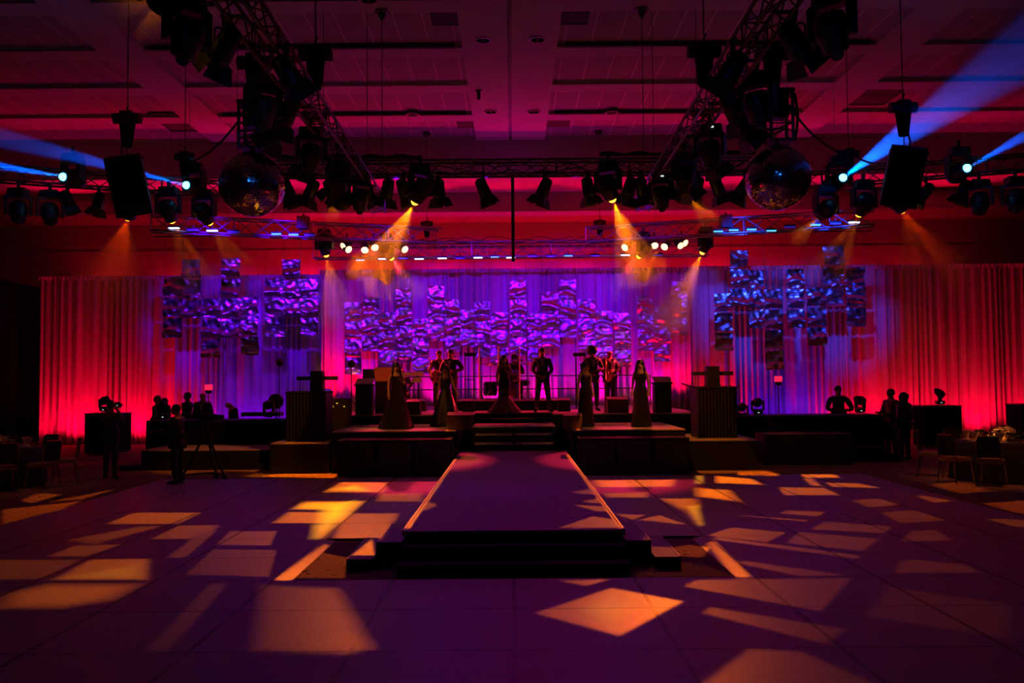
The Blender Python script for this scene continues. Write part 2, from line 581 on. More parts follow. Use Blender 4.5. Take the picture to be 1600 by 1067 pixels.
for (a, b_, lab) in (((680, 10), (720, 44), 'dark square ceiling vent left of the centre beam, nearer the camera'),
                     ((718, 185), (748, 203), 'dark square ceiling vent left of the centre beam, nearer the stage'),
                     ((872, 8), (912, 43), 'dark square ceiling vent right of the centre beam, nearer the camera'),
                     ((857, 183), (884, 201), 'dark square ceiling vent right of the centre beam, nearer the stage')):
    xa, ya = cx(a[0], a[1]); xb, yb = cx(b_[0], b_[1])
    xm = (xa + xb) / 2
    vent(xm - 0.42, xm + 0.42, yb, ya, lab)
xa, ya = cx(240, 147); xb, yb = cx(275, 180)
vent(xa - 0.95, xa + 0.95, yb - 0.0, yb + (ya - yb) if ya > yb else yb + 1.9, 'large dark grid vent in the ceiling at the left', True)
xa, ya = cx(1370, 135); xb, yb = cx(1330, 167)
vent(xa - 0.95, xa + 0.95, min(ya, yb), max(ya, yb), 'large dark grid vent in the ceiling at the right', True)
t = thing('down_light', '', 'ceiling light', (0, 0, 0), group='recessed ceiling lights')
b = MB(); b.lathe([(0.20, 0.0), (0.20, -0.02), (0.16, -0.02), (0.16, 0.0)], 20); b.obj('trim_ring', M_nose, t)
b = MB(); b.lathe([(0.155, 0.0), (0.155, 0.01)], 20); b.box((0, 0, -0.01), (0.05, 0.28, 0.02)); b.obj('baffle', M_dark, t)
S_dl = Stamp(t)
for px, py, lab in ((576, 1, 'round recessed ceiling light at the top edge, left of the centre beam'),
                    (755, 62, 'round recessed light in the centre beam, nearer one left of the seam'),
                    (767, 174, 'small round recessed light in the centre beam, farther one left of the seam'),
                    (840, 61, 'round recessed light in the centre beam, nearer one right of the seam'),
                    (834, 174, 'small round recessed light in the centre beam, farther one right of the seam'),
                    (645, 180, 'round recessed ceiling light left of the centre beam near the back'),
                    (956, 177, 'round recessed ceiling light right of the centre beam near the back'),
                    (324, 6, 'round recessed ceiling light at the top edge beside the left truss')):
    x, y = cx(px, py, ZC - 0.02)
    inb = abs(x) < 1.1
    S_dl.put((x, y, ZC - (0.03 if inb else -0.0)), lab)

# unseen blue spots added behind the camera to put sparkle on the mirror balls
for px, py in ((394, 288), (1215, 278)):
    for dx in (-2.2, 0.4, 2.6):
        spot('ball_sparkle_spot', (dx, -2.4, 4.9), at(px, py, 13.7), (0.02, 0.2, 1), 260, 7, 0.4, 0.12)
# ---- dance floor (portable panels, with a hole round the runway)
df = MB()
for i in range(-6, 6):
    for j in range(-9, 8):
        xa, xb = i * TILE, (i + 1) * TILE
        ya, yb = J0 + j * TILE, J0 + (j + 1) * TILE
        if -2.5 < xa + 0.1 < 2.4 and xb < 2.5 and 9.3 <= ya + 0.01 < 11.7:
            continue
        if ya < -2:
            continue
        df.span((xa, ya, 0.001), (xb, yb, 0.03))
dfo = df.obj('dance_floor', M_dance)
tag(dfo, 'glossy portable dance floor of large square panels around the runway', 'dance floor')
ed = MB()
YE = J0 + 8 * TILE
for s in (-1, 1):
    ed.quad([(s * 6 * TILE, -1.6, 0.031), (s * 6 * TILE, YE, 0.031), (s * (6 * TILE + 0.09), YE, 0.002), (s * (6 * TILE + 0.09), -1.6, 0.002)])
    ed.quad([(s * 2 * TILE, J0, 0.032), (s * 2 * TILE, J0 + 2 * TILE, 0.032), (s * (2 * TILE - 0.16), J0 + 2 * TILE, 0.002), (s * (2 * TILE - 0.16), J0, 0.002)])
ed.quad([(-6 * TILE, YE, 0.031), (6 * TILE, YE, 0.031), (6 * TILE, YE + 0.09, 0.002), (-6 * TILE, YE + 0.09, 0.002)])
ed.obj('edge_ramp', mat('edge_ramp', (0.34, 0.26, 0.20), 0.4), dfo)

# ---- runway
rw = thing('runway', 'long low runway platform running from the stage steps to the dance floor', 'runway', (0, 16, 0))
y0, y1 = 10.25 - 16, 21.65 - 16
b = MB(); b.span((-1.20, y0, 0.0), (1.20, y1, 0.33)); b.obj('skirt', M_fascia, rw)
b = MB(); b.span((-1.22, y0 - 0.02, 0.33), (1.22, y1, 0.365)); b.obj('deck', M_deck, rw)
for s in (-1, 1):
    b = MB(); b.span((s * 1.22, y0, 0.30), (s * 1.25, y1, 0.372)); b.obj('edge_rail', M_nose, rw)
for k, (ys, z) in enumerate(((9.93, 0.245), (9.57, 0.12))):
    b = MB(); b.span((-1.22, ys - 16, 0), (1.22, y0 - 0.02 - (0.32 if k else 0), z)); b.obj('front_step', M_fascia, rw)
for s, nm in ((-1, 'left'), (1, 'right')):
    for (xa, xb, ya, yb, z) in ((1.25, 1.53, 10.2, 11.5, 0.25), (1.53, 1.81, 9.92, 11.25, 0.12)):
        b = MB(); b.span((s * xa, ya - 16, 0), (s * xb, yb - 16, z - 0.012)); so = b.obj('side_step', M_fascia, rw)
        b = MB(); b.span((s * xa, ya - 16, z - 0.012), (s * xb, yb - 16, z)); b.obj('tread', M_deck, so)
        b = MB(); b.span((s * (xb - 0.02), ya - 16, z), (s * xb, yb - 16, z + 0.006)); b.obj('edge_strip', M_nose, so)

# ---- stage decks
def deck(name, label, xa, xb, ya, yb, z, base=0.0, m=None, nose=True, cat='stage platform', parts=()):
    t = thing(name, label, cat, ((xa + xb) / 2, (ya + yb) / 2, base))
    X, Y = (xb - xa) / 2, (yb - ya) / 2
    b = MB(); b.span((-X, -Y, 0), (X, Y, z - base - 0.03)); b.obj('fascia', M_fascia, t)
    b = MB(); b.span((-X, -Y, z - base - 0.03), (X, Y, z - base)); b.obj('top_deck', m or M_deck, t)
    if nose:
        b = MB(); b.span((-X, -Y - 0.012, z - base - 0.025), (X, -Y, z - base - 0.004)); b.obj('edge_strip', M_nose, t)
    return t
deck('stage_platform', 'left front wing of the black stage where the woman in sequins stands', -4.06, -1.27, 20.4, 23.7, 0.92)
deck('stage_platform', 'right front wing of the black stage under the long-haired woman', 1.34, 3.86, 20.4, 23.7, 0.92)
deck('stage_platform', 'narrow middle stage platform at the top of the steps', -1.0, 1.06, 22.5, 24.6, 0.90)
deck('stage_platform', 'wide rear stage platform carrying the band, left part', -4.6, -1.0, 23.7, 31.4, 1.16)
deck('stage_platform', 'wide rear stage platform carrying the band, right part', 1.06, 4.9, 23.7, 31.4, 1.16)
deck('stage_platform', 'middle rear stage platform under the singer in the flared gown', -1.0, 1.06, 24.6, 31.4, 1.165)
deck('drum_riser', 'low black riser under the drum kit', -1.62, 1.62, 26.4, 29.6, 1.46, 1.165, cat='riser')
# steps from the runway up to the platform
st = thing('stage_steps', 'black steps with pale nosings leading from the runway up to the stage', 'steps', (0.03, 21.9, 0))
for k, (ya, z) in enumerate(((21.66, 0.56), (22.08, 0.75))):
    b = MB(); b.span((-1.0, ya - 21.9, 0), (0.99, 22.49 - 21.9 if k else 22.07 - 21.9, z)); so = b.obj('step', M_fascia, st)
    for xa, xb in ((-0.93, -0.03), (0.03, 0.92)):
        b = MB(); b.span((xa, ya - 21.925, z - 0.045), (xb, ya - 21.9, z + 0.004)); b.obj('nosing', M_nose, so)
b = MB(); b.span((-0.95, 24.3, 0.905), (0.85, 24.58, 1.03)); o = b.obj('step_box', M_fascia)
tag(o, 'small black step in front of the singer in the flared gown', 'step')
b = MB(); b.span((-0.56, 24.285, 1.0), (0.56, 24.3, 1.035)); b.obj('nosing', M_nose, o)
# subwoofer rows in front of the wings
def sub_row(x0, n, wd, side):
    for k in range(n):
        x = x0 + wd * (k + 0.5)
        t = thing('subwoofer', '%s black subwoofer from the runway in the row before the %s stage wing' % (ORD[(n - 1 - k) if side == 'left' else k], side), 'subwoofer', (x, 19.95, 0), group='subwoofers before the %s wing' % side)
        b = MB(); b.box((0, 0, 0.39), (wd - 0.02, 0.86, 0.78)); b.obj('cabinet', M_fascia, t)
        b = MB(); b.box((0, -0.44, 0.39), (wd - 0.10, 0.02, 0.68)); b.obj('grille', M_cab, t)
sub_row(-3.76, 3, 0.82, 'left')
sub_row(1.42, 3, 0.79, 'right')
deck('side_platform', 'low black platform left of the stage carrying the tall draped box', -5.40, -4.10, 20.3, 22.6, 0.68)
deck('side_platform', 'low black platform right of the stage carrying the tall draped box', 3.92, 5.45, 20.3, 22.6, 0.68)
deck('desk_riser', 'wide low riser in front of the left control desk', -8.75, -5.45, 21.5, 23.2, 0.46, cat='riser')
b = MB(); b.span((-9.2, 21.3, 0.002), (-5.5, 21.48, 0.12)); o = b.obj('floor_step', M_fascia)
tag(o, 'shallow black step at the foot of the left desk riser', 'step')
def desk(name, label, xa, xb, ya, yb, z):
    t = thing(name, label, 'desk', ((xa + xb) / 2, ya, 0))
    X = (xb - xa) / 2
    b = MB()
    n = int(X * 18)
    pts = [(-X + 2 * X * i / n, 0.012 * math.sin(i * 2.1) - 0.012) for i in range(n + 1)]
    for i in range(n):
        (x1_, a1), (x2_, a2) = pts[i], pts[i + 1]
        b.quad([(x1_, a1, 0.01), (x2_, a2, 0.01), (x2_, a2 * 0.3, z - 0.04), (x1_, a1 * 0.3, z - 0.04)])
    for s in (-1, 1):
        b.quad([(s * X, 0, 0.01), (s * X, yb - ya, 0.01), (s * X, yb - ya, z - 0.04), (s * X, 0, z - 0.04)])
    b.obj('skirt', M_matte, t)
    b = MB(); b.span((-X, 0, z - 0.04), (X, yb - ya, z)); b.obj('table_top', M_black, t)
    return t
desk('control_desk', 'long black skirted control desk left of the stage', -9.35, -5.45, 23.25, 24.3, 1.08)
desk('control_desk', 'long black skirted control desk right of the stage', 5.5, 9.45, 23.2, 24.3, 1.09)
t = thing('draped_case', 'wide black draped case on the floor before the right desk', 'case', (7.0, 22.0, 0))
b = MB(); b.box((0, 0, 0.35), (2.05, 0.95, 0.70)); b.obj('case', M_fascia, t)
b = MB(); b.quad([(-1.06, -0.5, 0.01), (-1.03, -0.49, 0.71), (1.03, -0.49, 0.71), (1.06, -0.5, 0.01)])
b.quad([(-1.06, -0.5, 0.01), (-1.06, 0.5, 0.01), (-1.03, 0.49, 0.71), (-1.03, -0.49, 0.71)])
b.quad([(1.06, 0.5, 0.01), (1.06, -0.5, 0.01), (1.03, -0.49, 0.71), (1.03, 0.49, 0.71)])
b.quad([(-1.03, -0.49, 0.71), (-1.03, 0.49, 0.71), (1.03, 0.49, 0.71), (1.03, -0.49, 0.71)])
b.obj('drape', mat('brown_drape', (0.05, 0.04, 0.035), 0.9), t)
t = thing('riser_step', 'low black step beside the right control desk', 'step', (8.6, 22.6, 0))
b = MB(); b.box((0, 0, 0.17), (0.9, 0.9, 0.34)); b.box((0.55, -0.1, 0.09), (0.4, 0.9, 0.18)); b.obj('box', M_fascia, t)
b = MB(); b.box((0, -0.43, 0.345), (0.9, 0.04, 0.01)); b.obj('edge_strip', M_nose, t)

# tall draped boxes with a screen unit and two side arms on top
for s, side in ((-1, 'left'), (1, 'right')):
    x = -4.74 if s < 0 else 4.70
    zt = 1.80 if s < 0 else 1.84
    t = thing('draped_box', 'tall black draped box on the %s side platform' % side, 'box', (x, 21.3, 0.68))
    b = MB(); b.box((0, 0, (zt - 0.68) / 2), (0.92, 0.8, zt - 0.68)); b.obj('box', M_black, t)
    b = MB(); b.box((0, 0, zt - 0.68), (0.95, 0.83, 0.04)); b.obj('lid', M_fascia, t)
    b = MB()
    for k in range(12):
        xx = -0.46 + 0.92 * (k + 0.5) / 12
        b.tube([(xx, -0.41, 0.02), (xx, -0.405, zt - 0.72)], 0.03, 6)
    b.obj('drape', M_fascia, t)
    t = thing('column_speaker', 'upright black cabinet with two side arms on the %s draped box' % side, 'speaker', (x + 0.18 * (-s if s < 0 else -1) * (1 if s < 0 else 0.1), 21.3, zt + 0.021))
    b = MB(); b.box((0, 0, 0.235), (0.30, 0.30, 0.47), taper=0.94); b.obj('cabinet', M_black, t)
    for q in (-1, 1):
        b = MB(); b.box((q * 0.31, 0, 0.30), (0.33, 0.16, 0.09)); a_ = b.obj('side_arm', M_black, t)
        b = MB(); b.tube([(q * 0.4, 0, 0.26), (q * 0.4, 0, 0.0)], 0.012, 6); b.obj('arm_post', M_alu, t)
for lab, px, Y, zt, wd, dp in (('tall black draped case at the left carrying a moving head', 170, 26.5, 1.17, 1.0, 0.8),
                               ('tall black draped case at the right carrying a moving head', 1461, 26.5, 1.20, 1.05, 0.8),
                               ('black draped case cut by the right edge of the view', 1600, 26.0, 1.24, 0.7, 0.8)):
    x = (px - 800) * Y / FPX
    t = thing('flight_case', lab, 'case', (x, Y, 0))
    b = MB(); b.box((0, 0, zt / 2 + 0.03), (wd, dp, zt - 0.06)); b.obj('case', M_matte, t)
    b = MB(); b.box((0, 0, zt + 0.0), (wd + 0.03, dp + 0.03, 0.03)); b.obj('lid', M_black, t)
    for sx in (-1, 1):
        for sy in (-1, 1):
            b = MB(); b.ball((sx * wd * 0.42, sy * dp * 0.38, 0.032), 0.03); b.obj('caster', M_black, t)

# ================================================================== DRAPES
def curtain(name, label, xa, xb, Y, ztop, zbot=0.03, seedv=1, m=M_cur, amp=0.13, ax='x', pitch=0.17):
    rnd = random.Random(seedv)
    L = xb - xa
    n = int(L / 0.022)
    # fold phase advances unevenly; each panel (about 1.5 m) has its own seam
    ph, phs, am = 0.0, [], []
    for i in range(n + 1):
        u = i / n * L
        f = 1.0 + 0.45 * math.sin(u * 2.3 + seedv) + 0.3 * math.sin(u * 5.1 + 2 * seedv)
        ph += 0.022 / pitch * 2 * PI * max(0.35, f) * 0.62
        phs.append(ph)
        am.append(0.6 + 0.5 * math.sin(u * 1.7 + seedv * 3) ** 2)
    rows = [0, 0.12, 0.35, 0.65, 0.93, 0.97, 1.0]
    b = MB()
    for r in rows:
        z = zbot + (ztop - zbot) * r
        k = 1.0 - 0.45 * r
        drift = 0.5 * (1 - r)
        for i in range(n + 1):
            u = xa + L * i / n
            y = Y + amp * am[i] * k * (math.sin(phs[i] + drift * math.sin(u * 3.0)) + 0.35 * math.sin(2.3 * phs[i] + 1))
            uu = u + 0.02 * (1 - r) * math.sin(phs[i] * 0.5)
            if ax == 'x':
                b.v.append((uu, y, z))
            else:
                b.v.append((y, uu, z))
    for r in range(len(rows) - 1):
        for i in range(n):
            a = r * (n + 1) + i
            b.f.append((a, a + 1, a + n + 2, a + n + 1))
    o = b.obj(name, m, smooth=True)
    tag(o, label, 'curtain')
    # ruffled heading above the pole pocket
    h = MB()
    step = 0.03
    nn = int(L / step)
    for i in range(nn + 1):
        u = xa + L * i / nn
        dy = 0.05 * math.sin(i * 1.3) + 0.02 * rnd.uniform(-1, 1)
        dz = 0.03 + 0.02 * rnd.random()
        for (yy, z) in ((Y + dy - 0.04, ztop - 0.10), (Y + dy * 1.3 - 0.05, ztop + dz)):
            h.v.append((u, yy, z) if ax == 'x' else (yy, u, z))
    for i in range(nn):
        a = i * 2
        h.f.append((a, a + 2, a + 3, a + 1))
    h.obj('heading', m, o)
    return o
curtain('curtain', 'long pale pleated curtain left of the stage, glowing red at its hem', -15.95, -6.4, YB_S, 5.62, seedv=1)
curtain('curtain', 'pale pleated curtain behind the stage, lit violet and magenta', -6.9, 6.65, YB_C, 6.0, seedv=2, pitch=0.2)
curtain('curtain', 'long pale pleated curtain right of the stage, glowing red', 6.1, 18.3, YB_S, 5.80, seedv=3)
curtain('curtain', 'black side curtain at the far left edge', 12.0, 33.0, -16.9, 5.45, seedv=4, m=M_matte, ax='y', pitch=0.4)
curtain('curtain', 'black side curtain beyond the right edge', 12.0, 33.0, 19.3, 5.45, seedv=5, m=M_matte, ax='y', pitch=0.4)

# ================================================================== FOIL SQUARES
def foil_mesh(wd, seedv):
    r = random.Random(seedv)
    n = 13
    b = MB()
    w1, w2, w3 = r.uniform(0, 9), r.uniform(0, 9), r.uniform(0, 9)
    f1, f2, tl = r.uniform(8, 13), r.uniform(17, 24), r.uniform(-0.7, 0.7)
    hc_, ha_, hw_ = r.uniform(-0.34, -0.14), r.choice((-1, 1, 1)) * r.uniform(0.07, 0.13), r.uniform(0.12, 0.18)
    for j in range(n + 1):
        for i in range(n + 1):
            u, v = i / n - 0.5, j / n - 0.5
            hv = v - hc_ - 0.10 * math.sin(u * 4 + w2)
            d = -ha_ * math.exp(-(hv / hw_) ** 2) + 0.016 * math.sin(v * f1 + tl * u * 4 + w1 + 1.3 * math.sin(u * 7 + w2)) + 0.004 * math.sin(v * f2 + u * 9 * tl + w3) \
                + 0.006 * math.sin(u * 17 + v * 6 + w2) + r.uniform(-0.0015, 0.0015) + 0.05 * math.sin(u * 3.1 + w3) * v
            b.v.append((u * wd, d, v * wd * 1.03))
    for j in range(n):
        for i in range(n):
            a = j * (n + 1) + i
            b.f.append((a, a + 1, a + n + 2, a + n + 1))
    return b
FOILS = []
clusters = {
    'left': (28.3, [(255, 286, 430.5, 528.5, 3), (285, 315, 404, 498, 3), (315, 345, 465, 560, 3), (346, 376, 402, 529, 4), (375, 404, 462, 556, 3),
                    (414, 446, 433, 527, 3), (441, 470, 404, 497, 3), (469, 498, 435, 526, 3)]),
    'middle': (31.6, [(538, 565, 471, 586, 4), (566, 593, 463, 550, 3), (590, 618, 487, 575, 3), (618, 644, 449, 567, 4), (644, 670, 497, 585, 3),
                      (668, 695, 445, 534, 3), (694, 719, 466, 550, 3), (718, 742, 482, 543, 2), (741, 766, 470, 559, 3), (767, 794, 487, 570, 3),
                      (796, 822, 436, 556, 4), (824, 847, 488, 569, 3), (846, 874, 454, 545, 3), (874, 900, 436, 528, 3), (903, 930, 466, 556, 3),
                      (930, 957, 484, 568, 3), (959, 986, 488, 574, 3), (995, 1021, 461, 549, 3), (1021, 1047, 478, 566, 3), (1048, 1074, 438, 525, 3)]),
    'right': (28.3, [(1116, 1145, 457, 549, 3), (1140, 1169, 390, 480, 3), (1169, 1194, 420, 514, 3), (1193, 1222, 451, 579, 4), (1228, 1257, 419, 514, 3),
                     (1259, 1290, 448, 541, 3), (1286, 1319, 383, 480, 3), (1320, 1351, 416, 511, 3)])}
for cl, (Y, cols) in clusters.items():
    nC = len(cols)
    for i, (xa, xb, ya, yb, n) in enumerate(cols):
        top = at((xa + xb) / 2, ya, Y)
        bot = at((xa + xb) / 2, yb, Y)
        hh = (top.z - bot.z) / n
        wd = (xb - xa) * Y / FPX * 0.98
        dy = -0.09 if i % 2 else 0.05
        colw = 'blue' if cl == 'right' else 'violet'
        if cl == 'left' or cl == 'middle':
            pos = '%s from left in %s cluster' % (ORD[i], cl)
        else:
            pos = '%s from left in right cluster' % ORD[i]
        cnt = {2: 'two', 3: 'three', 4: 'four'}[n]
        t = thing('foil_mobile', 'column of %s %s crinkled foil squares, %s' % (cnt, colw, pos), 'hanging decoration', (top.x, Y + dy * 0.3, top.z), group='foil squares of the %s cluster' % cl)
        for k in range(n):
            m = foil_mesh(min(wd, hh * 1.0), i * 10 + k + len(cl) * 77)
            o = m.obj('foil_square', M_foil, t, smooth=True, loc=(random.uniform(-0.012, 0.012) - (bot.x - top.x) * 0 , 0, -hh * (k + 0.5)))
            o.rotation_euler = (random.uniform(-0.13, 0.05), random.uniform(-0.02, 0.02), random.uniform(-0.05, 0.05))
            o.scale = (1, 1, 0.93 * hh / min(wd, hh * 1.0) / 1.03)
        b = MB()
        for s in (-1, 1):
            b.tube([(s * wd * 0.46, 0, -hh * n + 0.02), (s * wd * 0.46, 0, (6.62 if Y < 30 else 6.72) - top.z)], 0.004, 4)
        b.obj('wires', M_alu, t)

# ================================================================== TRUSSES
def truss(name, label, A, B, size, parent=None, bay=None, up=Vector((0, 0, 1))):
    M_truss = M_truss_lit if 'rear' in label else globals()['M_truss']
    lr = 0.017 if 'rear' in label else 0.012
    A, B = Vector(A), Vector(B)
    mid = (A + B) / 2
    t = thing(name, label, 'truss', mid)
    d = (B - A).normalized()
    L = (B - A).length
    a = d.cross(up)
    if a.length < 1e-3:
        a = Vector((1, 0, 0))
    a.normalize()
    u = a.cross(d).normalized()
    h = size / 2
    cs = []
    for p, q in ((1, 1), (-1, 1), (-1, -1), (1, -1)):
        o_ = a * (p * h) + u * (q * h)
        c = MB(); c.tube([A - mid + o_, B - mid + o_], 0.024, 8); c.obj('chord', M_truss, t, True)
        cs.append(o_)
    n = max(2, int(round(L / (bay or size * 1.3))))
    b = MB()
    for i in range(4):
        o1, o2 = cs[i], cs[(i + 1) % 4]
        for k in range(n):
            p, q = A - mid + d * L * k / n, A - mid + d * L * (k + 1) / n
            if k % 2:
                b.tube([p + o1, q + o2], lr, 5, False)
            else:
                b.tube([p + o2, q + o1], lr, 5, False)
            if k % 4 == 0:
                b.tube([p + o1, p + o2], 0.013, 5, False)
    b.obj('lattice', M_truss, t)
    for k in (0.12, 0.88):
        p = A - mid + d * L * k
        top = (ZC + 0.1 if (mid + p).y < 29.4 else 8.67) - mid.z
        b = MB(); b.tube([p, (p.x, p.y, top)], 0.008, 5); b.obj('hanging_wire', M_truss, t)
    return t
truss('lighting_truss', 'front lighting truss spanning the middle of the hall above the stage edge', (-5.2, 19, 6.51), (5.2, 19, 6.51), 0.30)
truss('lighting_truss', 'front side truss at the left carrying the blue beam lights', (-12.6, 18.4, 6.51), (-5.55, 21.4, 6.51), 0.32)
truss('lighting_truss', 'front side truss at the right carrying the blue beam lights', (5.5, 21.0, 6.51), (12.8, 18.05, 6.51), 0.32)
truss('lighting_truss', 'long truss running from the camera to the stage, left one', (-2.85, 4.5, 6.16), (-3.1, 21.3, 6.16), 0.30)
truss('lighting_truss', 'long truss running from the camera to the stage, right one', (2.85, 4.5, 6.16), (3.1, 21.3, 6.16), 0.30)
truss('lighting_truss', 'rear truss above the band, straight middle piece with blue strip lights under it', (-6.3, 29, 6.22), (6.3, 29, 6.22), 0.48)
pl, pr = at(236, 345, 24.0), at(688, 366, 26.6)
truss('lighting_truss', 'rear truss wing above the stage at the left', (pl.x, 24.0, 6.28), (pr.x, 26.6, 6.28), 0.42)
pl, pr = at(918, 362, 26.6), at(1366, 338, 24.0)
truss('lighting_truss', 'rear truss wing above the stage at the right', (pl.x, 26.6, 6.28), (pr.x, 24.0, 6.28), 0.42)

# hoists, chains, poles
t = thing('chain_hoist', '', 'hoist')
b = MB(); b.tube([(-0.24, 0, 0), (0.24, 0, 0)], [0.10, 0.10], 12); b.box((0, 0, 0), (0.22, 0.2, 0.24)); b.obj('motor', M_black, t)
b = MB(); b.lathe([(0.09, -0.52), (0.14, -0.12)], 10); b.obj('chain_bag', M_matte, t)
b = MB(); b.tube([(0, 0, 0.1), (0, 0, 0.2), (0.03, 0, 0.26)], 0.02, 6); b.obj('hook', M_truss, t)
S_hoist = Stamp(t)
def hoist(px, py, Y, label, sc=1.0, chain_to=None, rz=0.0):
    p = at(px, py, Y)
    t_ = S_hoist.put(p, label, rz, sc=sc)
    b = MB(); b.tube([(p.x, p.y, p.z + 0.24 * sc), (p.x, p.y, ZC + 0.0)], 0.011, 5)
    b.lathe([(0.10, ZC - 0.02), (0.13, ZC + 0.07), (0.02, ZC + 0.09)], 10, Matrix.Translation((p.x, p.y, 0)))
    if chain_to is not None:
        b.tube([(p.x, p.y, p.z - 0.1), (p.x, p.y, chain_to)], 0.012, 5)
    o = b.obj('lift_chain', M_truss)
    tag(o, 'thin chain of the ' + label, 'chain')
hoist(199, 185, 16.3, 'chain hoist over the left hanging speaker stack', 1.0, 5.98)
hoist(1411, 168, 16.3, 'chain hoist over the right hanging speaker stack', 1.0, 6.1)
hoist(493, 85, 13.2, 'chain hoist on the left long truss near the top', 1.0, 6.3)
hoist(1100, 80, 13.2, 'chain hoist on the right long truss near the top', 1.0, 6.3)
hoist(398, 98, 13.7, 'chain hoist over the left mirror ball', 1.05, 6.2)
hoist(1207, 84, 13.7, 'chain hoist over the right mirror ball', 1.05, 6.3)
hoist(1326, 240, 20.2, 'chain hoist on the right front side truss', 0.9, 6.6)
hoist(289, 245, 20.2, 'chain hoist on the left front side truss', 0.9, 6.6)
hoist(667, 350, 28.8, 'chain hoist on the rear truss, left of the middle', 0.8, 6.3)
hoist(937, 348, 28.8, 'chain hoist on the rear truss, right of the middle', 0.8, 6.3)
for px, lab in ((597, 'thin lifting wire down to the front truss, left of the middle'), (1006, 'thin lifting wire down to the front truss, right of the middle')):
    p = at(px, 250, 19.0)
    b = MB(); b.tube([(p.x, 19.0, 6.66), (p.x, 19.0, ZC + 0.05)], 0.010, 5)
    b.lathe([(0.16, ZC - 0.03), (0.10, ZC - 0.06), (0.03, ZC - 0.2)], 10, Matrix.Translation((p.x, 19.0, 0.0)))
    tag(b.obj('lifting_wire', M_truss), lab, 'wire')
b = MB(); b.tube([(0.04, 19.17, 4.55), (0.04, 19.17, 6.42)], 0.035, 8); 
tag(b.obj('drop_pole', M_black), 'thin black pole hanging down from the middle of the front truss', 'pole')
p = at(748, 140, 19.0)
b = MB(); b.lathe([(0.09, 0.0), (0.09, -0.03), (0.02, -0.05)], 12); x_, y_ = cx(748, 141, ZC - 0.02)
o = b.obj('base', M_black, thing('ceiling_sensor', 'small dark device hanging from the centre ceiling beam', 'sensor', (x_, y_, ZC - 0.02)))
b = MB(); b.tube([(0, 0, -0.05), (0, 0, -0.26)], 0.05, 8); b.obj('stem', M_black, o.parent)
for px, py, Y, lab in ((195, 113, 0, 'left'), (1408, 100, 0, 'right')):
    pass
# hanging pipes for the foil squares
for nm, xa, xb, Y, z in (('left', -11.2, -5.9, 28.3, 6.62), ('middle', -6.1, 6.3, 31.6, 6.72), ('right', 6.0, 11.3, 28.3, 6.62)):
    t = thing('hanging_pipe', 'thin dark pipe above the %s cluster of foil squares' % nm, 'pipe', ((xa + xb) / 2, Y, z))
    b = MB(); b.tube([((xa - xb) / 2, 0, 0), ((xb - xa) / 2, 0, 0)], 0.02, 8)
    b.tube([((xa - xb) / 2, -0.1, 0), ((xb - xa) / 2, -0.1, 0)], 0.008, 6)
    b.obj('pipe', M_black, t)
    top = (ZC + 0.1 if Y < 29.4 else 8.67)
    b = MB()
    for k in (-0.8, 0, 0.8):
        b.tube([(k * (xb - xa) / 2, 0, 0), (k * (xb - xa) / 2, 0, top - z)], 0.006, 5)
    b.obj('wires', M_black, t)

# ================================================================== LIGHT FIXTURES
PROTO = {}
def share(name, key, mb, m, parent, smooth=False):
    if key not in PROTO:
        o = mb().obj(name, m, parent, smooth)
        PROTO[key] = o.data
        return o
    o = bpy.data.objects.new(name, PROTO[key])
    COL.objects.link(o)
    o.parent = parent
    return o

def aim_mat(d):
    d = Vector(d).normalized()
    X = Vector((d.y, -d.x, 0))
    if X.length < 1e-3:
        X = Vector((1, 0, 0))
    X.normalize()
    Y = d.cross(X).normalized()
    return Matrix((X, Y, d)).transposed()

def mk_base():
    b = MB(); b.box((0, 0, -0.11), (0.40, 0.30, 0.16), taper=0.92)
    b.box((0, 0, -0.02), (0.30, 0.06, 0.04))
    return b
def mk_display():
    b = MB(); b.box((0, -0.155, -0.10), (0.07, 0.012, 0.03)); return b
def mk_yoke():
    b = MB(); b.box((0, 0, -0.225), (0.50, 0.18, 0.06))
    for s in (-1, 1):
        b.box((s * 0.255, 0, -0.42), (0.055, 0.17, 0.42))
        b.tube([(s * 0.225, 0, -0.56), (s * 0.285, 0, -0.56)], 0.075, 12)
    return b
def mk_head():
    b = MB(); b.lathe([(0.10, -0.25), (0.17, -0.22), (0.195, -0.12), (0.195, 0.04), (0.165, 0.10), (0.15, 0.22), (0.13, 0.24)], 16)
    for k in range(5):
        b.lathe([(0.198, -0.14 + k * 0.035), (0.205, -0.13 + k * 0.035), (0.198, -0.12 + k * 0.035)], 16)
    return b
def mk_lens(r=0.085):
    b = MB(); b.lathe([(r, 0.235), (r * 0.97, 0.265), (r * 0.8, 0.30), (r * 0.45, 0.325), (0.004, 0.332)], 18); return b
def mk_clamp():
    b = MB(); b.box((0, 0, 0.03), (0.06, 0.06, 0.08)); b.tube([(0, -0.03, 0.09), (0, 0.03, 0.09)], 0.045, 8); return b

